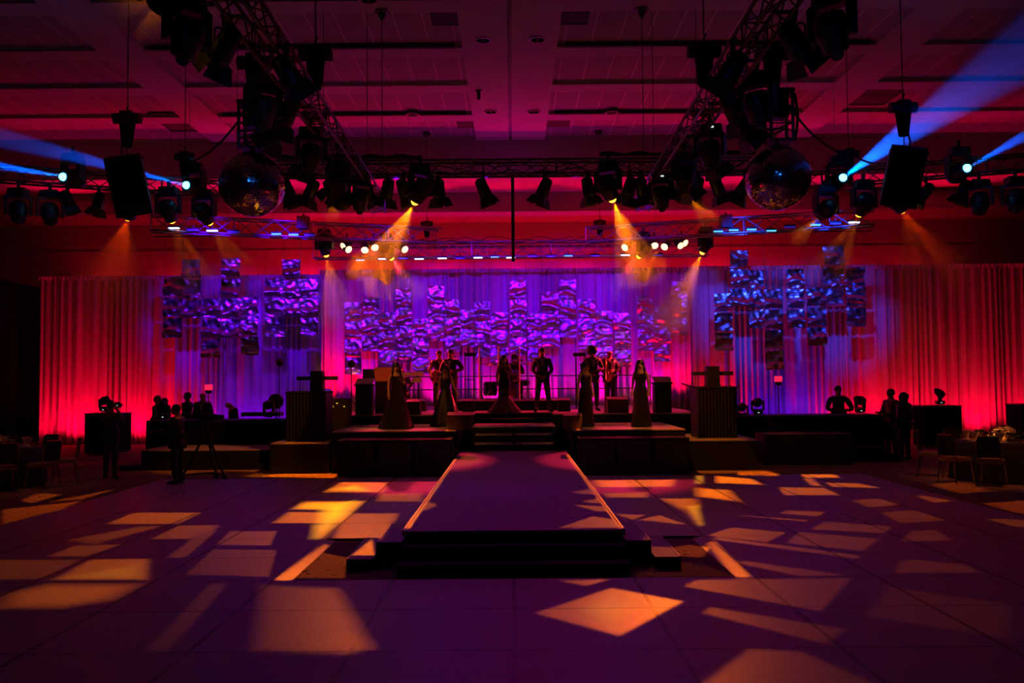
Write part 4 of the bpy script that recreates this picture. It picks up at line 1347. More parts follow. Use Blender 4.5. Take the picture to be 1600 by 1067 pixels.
right_polys = [
    ([(832, 955), (955, 915), (1071, 937), (970, 992)], F, 2.0, 0.05),
    ([(866, 904), (960, 902), (917, 914.5)], F, 1.5, 0.05),
    ([(1065, 914), (1085, 903), (1334, 900), (1285, 954)], F, 0.55, 0.05),
    ([(1091, 955), (1108, 944), (1330, 980), (1290, 1005)], F, 0.45, 0.07),
    ([(1075, 1075), (1165, 1008), (1255, 1012), (1400, 1075)], F, 0.5, 0.08),
    ([(870, 825), (925, 806), (966, 812), (970, 825)], 0.365, 1.3, 0.03),
    ([(892, 788), (945, 791), (953, 799.5), (930, 799)], 0.365, 1.1, 0.03),
    ([(908, 784), (935, 777), (945, 788)], 0.365, 1.0, 0.03),
    ([(890, 769), (925, 763), (933, 774)], 0.365, 0.8, 0.03),
    ([(957, 801), (1012, 803), (988, 811)], F, 0.8, 0.03),
    ([(995, 811), (1032, 803), (1075, 819)], F, 0.8, 0.04),
    ([(1102, 835), (1142, 822), (1230, 830), (1200, 846)], F, 0.8, 0.04),
    ([(1225, 847), (1246, 829), (1376, 840), (1350, 860)], F, 0.62, 0.05),
    ([(1263, 826), (1285, 813), (1396, 821), (1383, 832)], F, 0.6, 0.05),
    ([(1110, 841), (1122, 837), (1347, 866), (1341, 872)], F, 0.75, 0.04),
    ([(1140, 876), (1165, 874), (1332, 897), (1250, 899)], F, 0.55, 0.05),
    ([(1215, 801), (1227, 796), (1292, 798), (1279, 806)], F, 0.8, 0.05),
    ([(1149, 804), (1165, 804), (1266, 811), (1259, 814)], F, 0.8, 0.04),
    ([(1212, 760), (1289, 761), (1316, 773), (1224, 773)], F, 1.3, 0.07),
    ([(1287, 753), (1344, 754), (1380, 762), (1298, 760)], F, 1.3, 0.07),
    ([(1248, 740), (1306, 740), (1316, 746), (1256, 746)], F, 2.2, 0.09),
    ([(1251, 747), (1272, 747), (1287, 759), (1266, 758)], F, 1.3, 0.09),
    ([(1115, 742), (1177, 747), (1196, 757), (1115, 754)], F, 2.6, 0.12),
    ([(1150, 734), (1200, 733), (1220, 738), (1217, 743), (1150, 742)], F, 1.8, 0.09),
    ([(1080, 760), (1145, 764), (1165, 785), (1082, 775)], F, 3.0, 0.25),
    ([(1062, 794), (1095, 790), (1102, 817), (1085, 820)], F, 1.4, 0.22),
    ([(1025, 777), (1095, 777), (1100, 794), (1062, 797)], F, 1.5, 0.18),
    ([(937, 769), (1015, 768), (1017, 777), (945, 777)], F, 1.3, 0.15),
    ([(922, 749), (1060, 748), (1057, 760), (927, 761)], F, 1.8, 0.2),
    ([(1429, 775), (1438, 772), (1493, 782), (1458, 785)], F, 0.8, 0.06),
    ([(1327, 780), (1372, 777), (1412, 787), (1355, 793)], F, 0.6, 0.08),
    ([(1372, 799), (1429, 795), (1484, 812), (1403, 817)], F, 0.5, 0.07),
    ([(1418, 828), (1464, 826), (1490, 843), (1403, 845)], F, 0.55, 0.07),
    ([(1401, 874), (1425, 871), (1512, 880), (1534, 893), (1390, 894)], F, 0.5, 0.07),
    ([(1340, 960), (1383, 912), (1588, 941), (1588, 1000)], F, 0.3, 0.12),
    ([(1445, 757), (1500, 752), (1560, 768), (1500, 772)], 0.0, 0.7, 0.12),
    ([(1530, 786), (1610, 781), (1610, 806), (1580, 800)], 0.0, 1.0, 0.08),
    ([(1532, 808), (1610, 811), (1610, 825), (1578, 821)], F, 0.8, 0.06),
    ([(1040, 857), (1077, 850), (1112, 857), (1100, 872), (1052, 868)], 0, 2.0, 0.05),
    ([(1100, 845), (1120, 843), (1180, 902), (1150, 903)], F, 1.0, 0.06),
    ([(879, 704), (887, 704), (977, 826), (967, 826)], 0.365, 3.0, 0.02),
    ([(1010, 873), (1100, 880), (1165, 903), (985, 903)], 0, 0.5, 0.12),
]
left_polys = [
    ([(163, 818), (208, 799), (320, 799), (280, 818)], F, 1.6, 0.08),
    ([(234, 841), (280, 819), (350, 819), (299, 841)], F, 1.1, 0.05),
    ([(317, 826), (343, 826), (293, 870), (257, 870)], F, 0.7, 0.05),
    ([(337, 850), (358, 828), (435, 828), (425, 851)], F, 0.85, 0.04),
    ([(288, 896), (332, 856), (435, 857), (423, 900)], F, 0.55, 0.04),
    ([(75, 905), (140, 871), (240, 870), (239, 905)], F, 2.8, 0.12),
    ([(0, 925), (75, 907), (237, 907), (195, 935), (98, 951), (-20, 951)], F, 3.6, 0.3),
    ([(98, 843), (220, 820), (260, 820), (150, 850)], F, 0.9, 0.1),
    ([(68, 868), (117, 850), (200, 848), (137, 869)], F, 1.1, 0.1),
    ([(-20, 905), (-20, 872), (137, 871), (75, 904)], F, 0.9, 0.12),
    ([(325, 909), (361, 909), (270, 1013), (225, 1013)], F, 0.35, 0.06),
    ([(400, 908), (538, 915), (597, 1010), (545, 1022), (380, 1016)], F, 0.42, 0.18),
    ([(500, 769), (531, 752), (609, 753), (603, 769)], F, 1.9, 0.12),
    ([(450, 795), (472, 781), (575, 781), (559, 798)], F, 2.6, 0.18),
    ([(419, 817), (447, 798), (556, 798), (541, 817)], F, 2.2, 0.14),
    ([(480, 818), (541, 817), (512, 841), (487, 841)], F, 1.6, 0.2),
    ([(535, 800), (628, 800), (603, 841), (515, 841)], F, 1.2, 0.1),
    ([(590, 770), (662, 769), (665, 783), (583, 783)], F, 1.1, 0.12),
    ([(29, 782), (58, 770), (100, 772), (50, 787)], 0, 1.1, 0.06),
    ([(71, 785), (110, 777), (195, 761), (130, 780)], 0, 1.0, 0.06),
    ([(0, 796), (130, 782), (100, 798), (0, 824)], 0, 1.2, 0.08),
    ([(440, 738), (530, 740), (540, 748), (400, 745)], 0, 1.8, 0.1),
    ([(452, 904), (517, 850), (555, 850), (550, 872), (610, 885), (612, 904)], 0, 2.2, 0.06),
    ([(548, 868), (582, 840), (588, 868)], 0.12, 2.2, 0.03),
    ([(425, 904), (505, 846), (520, 846), (455, 904)], F, 1.2, 0.05),
    ([(588, 843), (606, 822), (612, 822), (596, 843)], 0.25, 1.5, 0.03),
    ([(650, 800), (662, 780), (686, 789), (672, 796)], 0.365, 0.9, 0.05),
    ([(716, 704), (724, 704), (641, 826), (630, 826)], 0.365, 3.0, 0.02),
    ([(700, 735), (722, 704), (740, 706), (760, 722)], 0.365, 0.5, 0.12),
]
gobo_lamp((3.6, 20.2, 6.0), (1.0, 0.15, 0.0), 1700, right_polys)
gobo_lamp((-3.4, 20.2, 6.0), (1.0, 0.16, 0.0), 1700, left_polys)
gobo_lamp((-1.0, 20.0, 6.0), (1.0, 0.38, 0.0), 8500, yellow_polys)

# ================================================================== PEOPLE
def skinned(nodes, edges, name, m, parent, level=1, root='pelvis'):
    """nodes: {key: ((x, y, z), radius or (rx, ry))}"""
    keys = list(nodes)
    idx = {k: i for i, k in enumerate(keys)}
    me = bpy.data.meshes.new(name)
    me.from_pydata([nodes[k][0] for k in keys], [(idx[a], idx[b]) for a, b in edges], [])
    o = bpy.data.objects.new(name, me)
    COL.objects.link(o)
    md = o.modifiers.new('skin', 'SKIN')
    md.use_smooth_shade = True
    me.skin_vertices if hasattr(me, 'skin_vertices') else None
    if not me.skin_vertices:
        bpy.context.view_layer.objects.active = o
        bpy.ops.mesh.customdata_skin_add()
    sv = me.skin_vertices[0].data
    for k in keys:
        r = nodes[k][1]
        sv[idx[k]].radius = r if isinstance(r, tuple) else (r, r)
        sv[idx[k]].use_root = (k == root)
    sb = o.modifiers.new('sub', 'SUBSURF')
    sb.levels = level
    sb.render_levels = level
    dg = bpy.context.evaluated_depsgraph_get()
    nm = bpy.data.meshes.new_from_object(o.evaluated_get(dg))
    o.modifiers.clear()
    o.data = nm
    nm.materials.clear()
    nm.materials.append(m)
    o.parent = parent
    return o


def person(label, loc, rz, h=1.75, pose=None, top=None, legs=None, hair='short', gown=None, skin=None, woman=False, group=None, tie=False, sit=False, hairm=None):
    t = thing('person', label, 'person', loc, rz, group, h / 1.75)
    sk = skin or M_skin
    w = 0.88 if woman else 1.0
    J = {
        'pelvis': (0, 0, 0.95), 'waist': (0, -0.005, 1.10), 'chest': (0, 0, 1.30), 'neckb': (0, 0.01, 1.45), 'neck': (0, 0.0, 1.52),
        'headc': (0, -0.01, 1.625), 'headt': (0, 0.0, 1.70),
        'sh_l': (0.17 * w, 0.01, 1.42), 'el_l': (0.23 * w, 0.04, 1.15), 'wr_l': (0.24 * w, -0.04, 0.92), 'ha_l': (0.24 * w, -0.06, 0.85),
        'sh_r': (-0.17 * w, 0.01, 1.42), 'el_r': (-0.23 * w, 0.04, 1.15), 'wr_r': (-0.24 * w, -0.04, 0.92), 'ha_r': (-0.24 * w, -0.06, 0.85),
        'hip_l': (0.095, 0, 0.90), 'kn_l': (0.11, -0.02, 0.50), 'an_l': (0.12, 0.02, 0.09), 'to_l': (0.14, -0.13, 0.035),
        'hip_r': (-0.095, 0, 0.90), 'kn_r': (-0.11, -0.02, 0.50), 'an_r': (-0.12, 0.02, 0.09), 'to_r': (-0.14, -0.13, 0.035),
    }
    J.update(pose or {})
    V = {k: Vector(v) for k, v in J.items()}
    rad = {'pelvis': (0.15 * w, 0.105), 'waist': (0.125 * w, 0.095), 'chest': (0.155 * w, 0.11), 'neckb': (0.085, 0.065), 'neck': 0.052, 'headc': (0.078, 0.095), 'headt': (0.062, 0.07),
           'sh': 0.058 * w, 'el': 0.042 * w, 'wr': 0.028, 'ha': (0.036, 0.02), 'hip': 0.088, 'kn': 0.055, 'an': 0.038, 'to': (0.04, 0.025)}
    rv = lambda k: rad.get(k, rad.get(k.split('_')[0]))
    n, e = {}, []
    for k in V:
        n[k] = (tuple(V[k]), rv(k))
    e += [('pelvis', 'waist'), ('waist', 'chest'), ('chest', 'neckb'), ('neckb', 'neck'), ('neck', 'headc'), ('headc', 'headt')]
    for s in 'lr':
        e += [('neckb', 'sh_' + s), ('sh_' + s, 'el_' + s), ('el_' + s, 'wr_' + s), ('wr_' + s, 'ha_' + s),
              ('pelvis', 'hip_' + s), ('hip_' + s, 'kn_' + s), ('kn_' + s, 'an_' + s), ('an_' + s, 'to_' + s)]
        # five fingers
        d = (V['ha_' + s] - V['wr_' + s]).normalized()
        sd = d.cross(Vector((0, 1, 0.2)))
        if sd.length < 0.1:
            sd = Vector((1, 0, 0))
        sd.normalize()
        cu = d.cross(sd).normalized()
        if cu.y > 0:
            cu = -cu
        for q, (o_, ln) in enumerate(((-0.030, 0.055), (-0.011, 0.068), (0.010, 0.074), (0.030, 0.066))):
            b0 = V['ha_' + s] + d * 0.022 + sd * o_
            b1 = b0 + d * ln * 0.55 + cu * ln * 0.15
            b2 = b1 + d * ln * 0.30 + cu * ln * 0.35
            for z, (p_, r_) in enumerate(((b0, 0.0095), (b1, 0.009), (b2, 0.007))):
                n['f%s%d%d' % (s, q, z)] = (tuple(p_), r_)
            e += [('ha_' + s, 'f%s%d0' % (s, q)), ('f%s%d0' % (s, q), 'f%s%d1' % (s, q)), ('f%s%d1' % (s, q), 'f%s%d2' % (s, q))]
        tb0 = V['wr_' + s] + d * 0.035 - sd * 0.035
        tb1 = tb0 + d * 0.035 - sd * 0.022 + cu * 0.02
        n['t%s0' % s] = (tuple(tb0), 0.011)
        n['t%s1' % s] = (tuple(tb1), 0.009)
        e += [('wr_' + s, 't%s0' % s), ('t%s0' % s, 't%s1' % s)]
    hc = V['headc']
    n['nose'] = (tuple(hc + Vector((0, -0.105, -0.005))), 0.014)
    n['chin'] = (tuple(hc + Vector((0, -0.065, -0.085))), 0.030)
    n['ear_l'] = (tuple(hc + Vector((0.086, 0.01, 0.0))), 0.016)
    n['ear_r'] = (tuple(hc + Vector((-0.086, 0.01, 0.0))), 0.016)
    e += [('headc', 'nose'), ('headc', 'chin'), ('headc', 'ear_l'), ('headc', 'ear_r')]
    skinned(n, e, 'body', sk, t)
    b = MB()
    for s in (-1, 1):
        b.ball(hc + Vector((s * 0.032, -0.088, 0.018)), 0.012, 8, 6)
    b.obj('eyes', M_hair, t)
    b = MB(); b.ball(hc + Vector((0, -0.093, -0.048)), 0.02, 8, 6, (1.1, 0.35, 0.3)); b.obj('mouth', mat('lips', (0.3, 0.06, 0.05), 0.4) if 'lips' not in bpy.data.materials else bpy.data.materials['lips'], t)
    # hair
    hm = hairm or M_hair
    b = MB()
    if hair == 'short':
        b.ball(hc + Vector((0, 0.022, 0.035)), 0.103, 14, 8, (0.92, 1.0, 0.95))
    elif hair == 'bald':
        b = None
    elif hair == 'afro':
        b.ball(hc + Vector((0, 0.03, 0.055)), 0.155, 16, 10, (1.0, 0.95, 0.95))
    elif hair == 'long':
        b.ball(hc + Vector((0, 0.022, 0.03)), 0.112, 14, 8, (0.95, 1.0, 1.0))
        b.tube([hc + Vector((0, 0.04, 0.03)), hc + Vector((0, 0.075, -0.10)), hc + Vector((0, 0.10, -0.25)), hc + Vector((0, 0.09, -0.42))], [0.09, 0.115, 0.12, 0.05], 12)
        for s in (-1, 1):
            b.tube([hc + Vector((s * 0.075, 0.01, 0.02)), hc + Vector((s * 0.10, 0.0, -0.12)), hc + Vector((s * 0.11, -0.03, -0.30))], [0.035, 0.045, 0.02], 8)
    elif hair == 'curls':
        b.ball(hc + Vector((0, 0.022, 0.03)), 0.115, 14, 8)
        rr = random.Random(int(hc.x * 100) + 5)
        for k in range(26):
            a = rr.uniform(-0.3, PI + 0.3)
            b.ball(hc + Vector((0.11 * math.cos(a), 0.02 + 0.07 * math.sin(a), rr.uniform(-0.24, 0.06))), 0.042, 8, 6)
    if b:
        b.obj('hair', hm, t, True)
    # clothes
    infl = lambda k, a: tuple(x + a for x in (rv(k) if isinstance(rv(k), tuple) else (rv(k), rv(k))))
    if top:
        cn, ce_ = {}, []
        for k, a in (('pelvis', 0.03), ('waist', 0.025), ('chest', 0.028), ('neckb', 0.02)):
            cn[k] = (tuple(V[k]), infl(k, a))
        lo = V['pelvis'] + Vector((0, 0, -0.12)) if not sit else V['pelvis']
        ce_ += [('pelvis', 'waist'), ('waist', 'chest'), ('chest', 'neckb')]
        if not sit:
            cn['hem'] = (tuple(lo), (0.185 * w, 0.135)); ce_.append(('hem', 'pelvis'))
        for s in 'lr':
            cn['sh_' + s] = (tuple(V['sh_' + s]), infl('sh_' + s, 0.022))
            cn['el_' + s] = (tuple(V['el_' + s]), infl('el_' + s, 0.020))
            wv = V['el_' + s].lerp(V['wr_' + s], 0.92)
            cn['wr_' + s] = (tuple(wv), 0.042)
            ce_ += [('neckb', 'sh_' + s), ('sh_' + s, 'el_' + s), ('el_' + s, 'wr_' + s)]
        j = skinned(cn, ce_, 'jacket', top, t)
        if tie:
            ch = V['chest']
            b = MB(); b.quad([ch + Vector((-0.055, -0.150, 0.15)), ch + Vector((0, -0.155, -0.10)), ch + Vector((0.055, -0.150, 0.15)), ch + Vector((0.03, -0.12, 0.19)), ch + Vector((-0.03, -0.12, 0.19))])
            b.quad([ch + Vector((-0.055, -0.140, 0.15)), ch + Vector((-0.03, -0.11, 0.19)), ch + Vector((0.03, -0.11, 0.19)), ch + Vector((0.055, -0.140, 0.15)), ch + Vector((0, -0.145, -0.10))])
            b.obj('shirt_front', M_shirt, t)
            b = MB(); b.box(ch + Vector((-0.025, -0.158, 0.155)), (0.045, 0.02, 0.04)); b.box(ch + Vector((0.025, -0.158, 0.155)), (0.045, 0.02, 0.04)); b.obj('bow_tie', M_hair, t)
    if legs:
        cn = {'pelvis': (tuple(V['pelvis']), infl('pelvis', 0.015))}
        ce_ = []
        for s in 'lr':
            cn['hip_' + s] = (tuple(V['hip_' + s]), infl('hip_' + s, 0.018))
            cn['kn_' + s] = (tuple(V['kn_' + s]), infl('kn_' + s, 0.026))
            cn['an_' + s] = (tuple(V['an_' + s] + Vector((0, 0, 0.0))), 0.062)
            ce_ += [('pelvis', 'hip_' + s), ('hip_' + s, 'kn_' + s), ('kn_' + s, 'an_' + s)]
        skinned(cn, ce_, 'trousers', legs, t)
    if not gown:
        for s in 'lr':
            a, q = V['an_' + s], V['to_' + s]
            b = MB(); b.tube([a + (a - q).normalized() * 0.05 + Vector((0, 0, -0.04)), a.lerp(q, 0.5) + Vector((0, 0, -0.01)), q + (q - a).normalized() * 0.06], [0.045, 0.048, 0.028], 10); b.obj('shoe', M_shoe, t, True)
    if gown:
        gm, kind = gown
        def wob(tt, z):
            k = max(0, min(1, (1.0 - z) / 0.9))
            return 0.10 * k * math.sin(9 * tt) + 0.05 * k * math.sin(5 * tt + 1)
        sh = {'column': [(0.25, 0.012), (0.24, 0.10), (0.21, 0.45), (0.19, 0.75)],
              'flare': [(0.48, 0.012), (0.44, 0.08), (0.27, 0.32), (0.17, 0.52), (0.175, 0.75)],
              'wide': [(0.46, 0.012), (0.42, 0.12), (0.33, 0.45), (0.24, 0.75)]}[kind]
        prof = sh + [(0.19, 0.90), (0.165, 0.99), (0.125, 1.11), (0.15, 1.25), (0.162, 1.33), (0.14, 1.38)]
        if kind == 'flare':
            top_ = MB(); top_.lathe(prof[3:], 28, None, 0.78, wob); top_.obj('bodice', gm, t, True)
            sk_ = MB(); sk_.lathe(prof[:4], 36, None, 0.85, wob); sk_.obj('skirt', M_tulle, t, True)
        else:
            g = MB(); g.lathe(prof, 32, None, 0.78, wob); g.obj('gown', gm, t, True)
        for s in (-1, 1):
            b = MB(); b.tube([(s * 0.10, -0.09, 1.36), (s * 0.115, -0.02, 1.47), (s * 0.10, 0.09, 1.36)], 0.014, 6); b.obj('strap', gm, t)
    return t

def G3(px, Y, z):          # stands on height z at depth Y under image column px
    return ((px - 800) * Y / FPX, Y, z)
CLASP = {'el_l': (0.27, 0.03, 1.14), 'wr_l': (0.09, -0.16, 0.95), 'ha_l': (0.03, -0.17, 0.93), 'el_r': (-0.27, 0.03, 1.14), 'wr_r': (-0.09, -0.16, 0.97), 'ha_r': (-0.03, -0.19, 0.95),
         'kn_l': (0.15, -0.03, 0.50), 'an_l': (0.19, 0.02, 0.09), 'to_l': (0.24, -0.12, 0.035), 'kn_r': (-0.13, -0.03, 0.50), 'an_r': (-0.17, 0.02, 0.09), 'to_r': (-0.21, -0.12, 0.035)}
PLAY = {'el_l': (0.30, 0.0, 1.16), 'wr_l': (0.10, -0.24, 1.12), 'ha_l': (0.05, -0.28, 1.12), 'el_r': (-0.30, 0.0, 1.14), 'wr_r': (-0.12, -0.22, 1.00), 'ha_r': (-0.07, -0.26, 0.99)}
WALK = {'kn_l': (0.10, -0.12, 0.50), 'an_l': (0.12, -0.10, 0.09), 'to_l': (0.13, -0.25, 0.035), 'kn_r': (-0.10, 0.03, 0.50), 'an_r': (-0.13, 0.16, 0.11), 'to_r': (-0.15, 0.02, 0.035)}
MIC = {'el_l': (0.24, -0.04, 1.16), 'wr_l': (0.06, -0.22, 1.24), 'ha_l': (0.03, -0.24, 1.28)}
# --- on stage
person('woman with long dark hair in a shiny sequin gown on the left stage wing', G3(619, 21.5, 0.92), 0.35, 1.56, MIC, hair='long', gown=(M_seq, 'wide'), woman=True)
person('woman with long black hair in a dark gown on the right stage wing', G3(1000, 21.4, 0.92), -0.25, 1.58, {}, hair='long', gown=(M_seq, 'column'), woman=True)
person('woman with curled hair in a slim dark gown on the right stage wing', G3(914, 21.6, 0.92), 0.5, 1.54, {'el_r': (-0.22, 0.02, 1.14), 'wr_r': (-0.26, -0.02, 0.90), 'ha_r': (-0.27, -0.03, 0.83)}, hair='curls', gown=(M_gown, 'column'), woman=True)
person('singer in a dark gown flaring into pale tulle, standing at mid stage', G3(787, 24.75, 1.165), 0.1, 1.56, MIC, hair='long', gown=(M_gown, 'flare'), woman=True)
person('woman in a full dark gown in front of the two left horn players', G3(696, 22.4, 0.92), -0.2, 1.50, {'el_l': (0.24, -0.02, 1.16), 'wr_l': (0.34, -0.06, 0.98), 'ha_l': (0.38, -0.07, 0.92)}, hair='long', gown=(M_gown, 'wide'), woman=True)
person('man in a dark suit standing with clasped hands right of the flared gown', G3(847, 25.0, 1.165), 0.0, 1.76, CLASP, M_suit, M_suit, 'short', tie=True)
person('saxophone player in a dark suit at the far left of the band', G3(686, 26.2, 1.16), 0.3, 1.76, PLAY, M_suit, M_suit, 'short', tie=True)
person('man in a dark suit with hands raised at his waist, beside the saxophone player', G3(704, 25.4, 1.16), -0.2, 1.76, {**PLAY, 'el_l': (0.36, 0.0, 1.20)}, M_suit, M_suit, 'short', tie=True)
person('tall man with rounded afro hair in a dark suit in the right band group', G3(925, 25.6, 1.16), 0.2, 1.78, PLAY, M_suit, M_suit, 'afro', skin=M_skin2, tie=True)
person('bald man in suit and tie holding a horn at the right of the band', G3(952, 26.6, 1.16), 0.5, 1.76, PLAY, M_suit, M_suit, 'bald', tie=True)
SIT = {'pelvis': (0, 0.0, 0.56), 'waist': (0, 0.0, 0.70), 'chest': (0, -0.02, 0.90), 'neckb': (0, -0.02, 1.06), 'neck': (0, -0.03, 1.12), 'headc': (0, -0.05, 1.22), 'headt': (0, -0.04, 1.30),
       'sh_l': (0.17, -0.02, 1.02), 'el_l': (0.28, -0.08, 0.78), 'wr_l': (0.20, -0.30, 0.80), 'ha_l': (0.18, -0.37, 0.80), 'sh_r': (-0.17, -0.02, 1.02), 'el_r': (-0.28, -0.08, 0.78), 'wr_r': (-0.20, -0.30, 0.80), 'ha_r': (-0.18, -0.37, 0.80),
       'hip_l': (0.11, -0.02, 0.54), 'kn_l': (0.20, -0.42, 0.50), 'an_l': (0.20, -0.40, 0.09), 'to_l': (0.22, -0.55, 0.035), 'hip_r': (-0.11, -0.02, 0.54), 'kn_r': (-0.20, -0.42, 0.50), 'an_r': (-0.20, -0.40, 0.09), 'to_r': (-0.22, -0.55, 0.035)}
dr = G3(803, 28.4, 1.46)
person('seated drummer behind the drum kit and the clear shield', dr, 0.0, 1.80, SIT, M_suit, M_suit, 'short', sit=True)
person('seated keyboard player bent behind the long white keyboard', G3(628, 26.6, 1.16), 0.1, 1.66, SIT, M_suit, M_suit, 'bald', sit=True)
# --- around the desks
person('photographer in black holding a camera to his face before the left case', gnd(172, 749), 0.2 + PI, 1.68, {'el_l': (0.24, -0.14, 1.28), 'wr_l': (0.08, -0.24, 1.55), 'ha_l': (0.05, -0.26, 1.60), 'el_r': (-0.24, -0.14, 1.26), 'wr_r': (-0.08, -0.24, 1.53), 'ha_r': (-0.05, -0.26, 1.58), **WALK}, M_suit, M_suit, 'short')
person('camera operator in black bending over a wheeled tripod at the left', gnd(277, 757), -1.7, 1.62, {'el_l': (0.22, -0.16, 1.14), 'wr_l': (0.16, -0.40, 1.16), 'ha_l': (0.15, -0.46, 1.17), 'el_r': (-0.22, -0.16, 1.14), 'wr_r': (-0.16, -0.40, 1.16), 'ha_r': (-0.15, -0.46, 1.17), 'headc': (0, -0.06, 1.61), 'headt': (0, -0.06, 1.69)}, M_suit, M_suit, 'short')
person('person in black facing left, left one of the pair at the right curtain', gnd(1394, 716), -1.2, 1.75, {'el_r': (-0.22, -0.08, 1.15), 'wr_r': (-0.12, -0.28, 1.14), 'ha_r': (-0.10, -0.34, 1.15)}, M_suit, M_suit, 'short', skin=M_skin2)
person('person with full hair in black, right one of the pair at the right curtain', gnd(1414, 719), 0.4 + PI, 1.66, {}, M_suit, M_suit, 'curls', skin=M_skin2)
person('grey-haired guest in a pale jacket at the left end of the left desk', G3(246, 24.9, 0.0), -0.8, 1.70, {}, mat('pale_jacket', (0.35, 0.35, 0.4), 0.7), M_suit, 'short', hairm=M_bald)
person('dark-haired guest in front of the grey-haired one at the left desk', G3(258, 25.4, 0.0), 1.2, 1.62, {}, M_suit, M_suit, 'short')
person('guest in black behind the middle of the left desk, hand raised', G3(293, 25.2, 0.0), -0.7, 1.78, {'el_l': (0.30, -0.10, 1.30), 'wr_l': (0.34, -0.22, 1.50), 'ha_l': (0.35, -0.24, 1.57)}, M_suit, M_suit, 'short', skin=M_skin2)
person('guest in a dinner suit and bow tie standing behind the left desk', G3(317, 25.0, 0.0), 0.0, 1.80, {}, M_suit, M_suit, 'bald', tie=True)
person('sound technician bowed over the left desk', G3(364, 25.0, 0.0), -0.9, 1.60, {'headc': (0, -0.14, 1.56), 'headt': (0, -0.15, 1.64), 'neck': (0, -0.06, 1.50), 'neckb': (0, -0.02, 1.44)}, M_suit, M_suit, 'bald')
person('broad technician in a dark short-sleeved shirt leaning on the right desk', G3(1308, 24.6, 0.0), 0.0, 1.82, {'el_l': (0.33, -0.10, 1.15), 'wr_l': (0.12, -0.34, 1.12), 'ha_l': (0.05, -0.36, 1.13), 'el_r': (-0.33, -0.10, 1.15), 'wr_r': (-0.12, -0.34, 1.12), 'ha_r': (-0.05, -0.38, 1.14), 'sh_l': (0.22, 0, 1.40), 'sh_r': (-0.22, 0, 1.40)}, M_suit, M_suit, 'short')

# ================================================================== INSTRUMENTS AND STAGE GEAR
def sax(label, loc, rz):
    t = thing('saxophone', label, 'saxophone', loc, rz)
    b = MB(); b.tube([(0, 0.20, 0.42), (0, 0.13, 0.46), (0, 0.06, 0.43), (0, 0.03, 0.3), (0, 0, 0.0), (0, -0.02, -0.12), (0.02, -0.08, -0.19), (0.04, -0.16, -0.15), (0.05, -0.20, 0.0), (0.055, -0.23, 0.10)],
                    [0.008, 0.010, 0.013, 0.018, 0.03, 0.036, 0.04, 0.045, 0.055, 0.085], 12); b.obj('body', M_brass, t, True)
    b = MB()
    for k in range(7):
        b.tube([(0.035, -0.01, 0.26 - k * 0.06), (0.045, -0.012, 0.26 - k * 0.06)], 0.02, 8)
    b.obj('keys', M_brass, t)
x, y, z = G3(686, 26.2, 1.16)
sax('brass saxophone held by the player at the far left of the band', (x - 0.22, y - 0.28, z + 1.08), 0.5)
x, y, z = G3(952, 26.6, 1.16)
sax('brass horn held by the bald man at the right of the band', (x - 0.12, y - 0.32, z + 1.02), 0.2)
x, y, z = G3(914, 21.6, 0.92)
p = gnd(173, 748)
t = thing('photo_camera', 'camera held up by the photographer at the left', 'camera', (p.x, p.y + 0.30, 1.56))
b = MB(); b.box((0, 0, 0), (0.15, 0.07, 0.10)); b.box((0, 0, 0.06), (0.07, 0.06, 0.03)); b.obj('camera_body', M_black, t)
b = MB(); b.tube([(0, 0.03, 0), (0, 0.17, 0)], 0.04, 12); b.obj('lens', M_black, t)
b = MB(); b.box((0, -0.037, 0), (0.035, 0.004, 0.018)); b.obj('display', M_disp, t)
# tripod with video camera on a wheeled spreader
p = gnd(322, 750)
t = thing('video_tripod', 'black camera tripod on a wheeled base at the left of the dance floor', 'tripod', p)
for k, (dx, dy) in enumerate(((-0.46, -0.1), (0.10, 0.35), (0.42, -0.12))):
    b = MB(); b.tube([(0, 0, 1.08), (dx * 0.6, dy * 0.6, 0.42), (dx, dy, 0.10)], [0.03, 0.026, 0.02], 8); b.obj('leg', M_black, t)
    b = MB(); b.tube([(dx, dy - 0.02, 0.06), (dx, dy + 0.02, 0.06)], 0.058, 12); b.obj('wheel', M_black, t)
b = MB()
for q in ((-0.46, -0.1), (0.10, 0.35), (0.42, -0.12)):
    b.tube([(0.02, 0.04, 0.14), (q[0], q[1], 0.12)], 0.016, 6)
b.obj('spreader', M_black, t)
b = MB(); b.tube([(0, 0, 1.0), (0, 0, 1.22)], 0.04, 10); b.tube([(0, 0, 1.2), (-0.30, -0.05, 1.02)], 0.012, 6); b.obj('fluid_head', M_black, t)
t = thing('video_camera', 'black video camera on the wheeled tripod at the left', 'camera', (p.x, p.y, 1.24))
b = MB(); b.box((0.02, 0, 0.07), (0.36, 0.12, 0.14)); b.box((0.0, 0, 0.17), (0.20, 0.03, 0.03)); b.obj('camera_body', M_black, t)
b = MB(); b.tube([(0.2, 0, 0.07), (0.36, 0, 0.07)], 0.055, 12); b.obj('lens', M_black, t)
b = MB(); b.box((-0.20, -0.03, 0.12), (0.10, 0.06, 0.05)); b.obj('viewfinder', M_black, t)

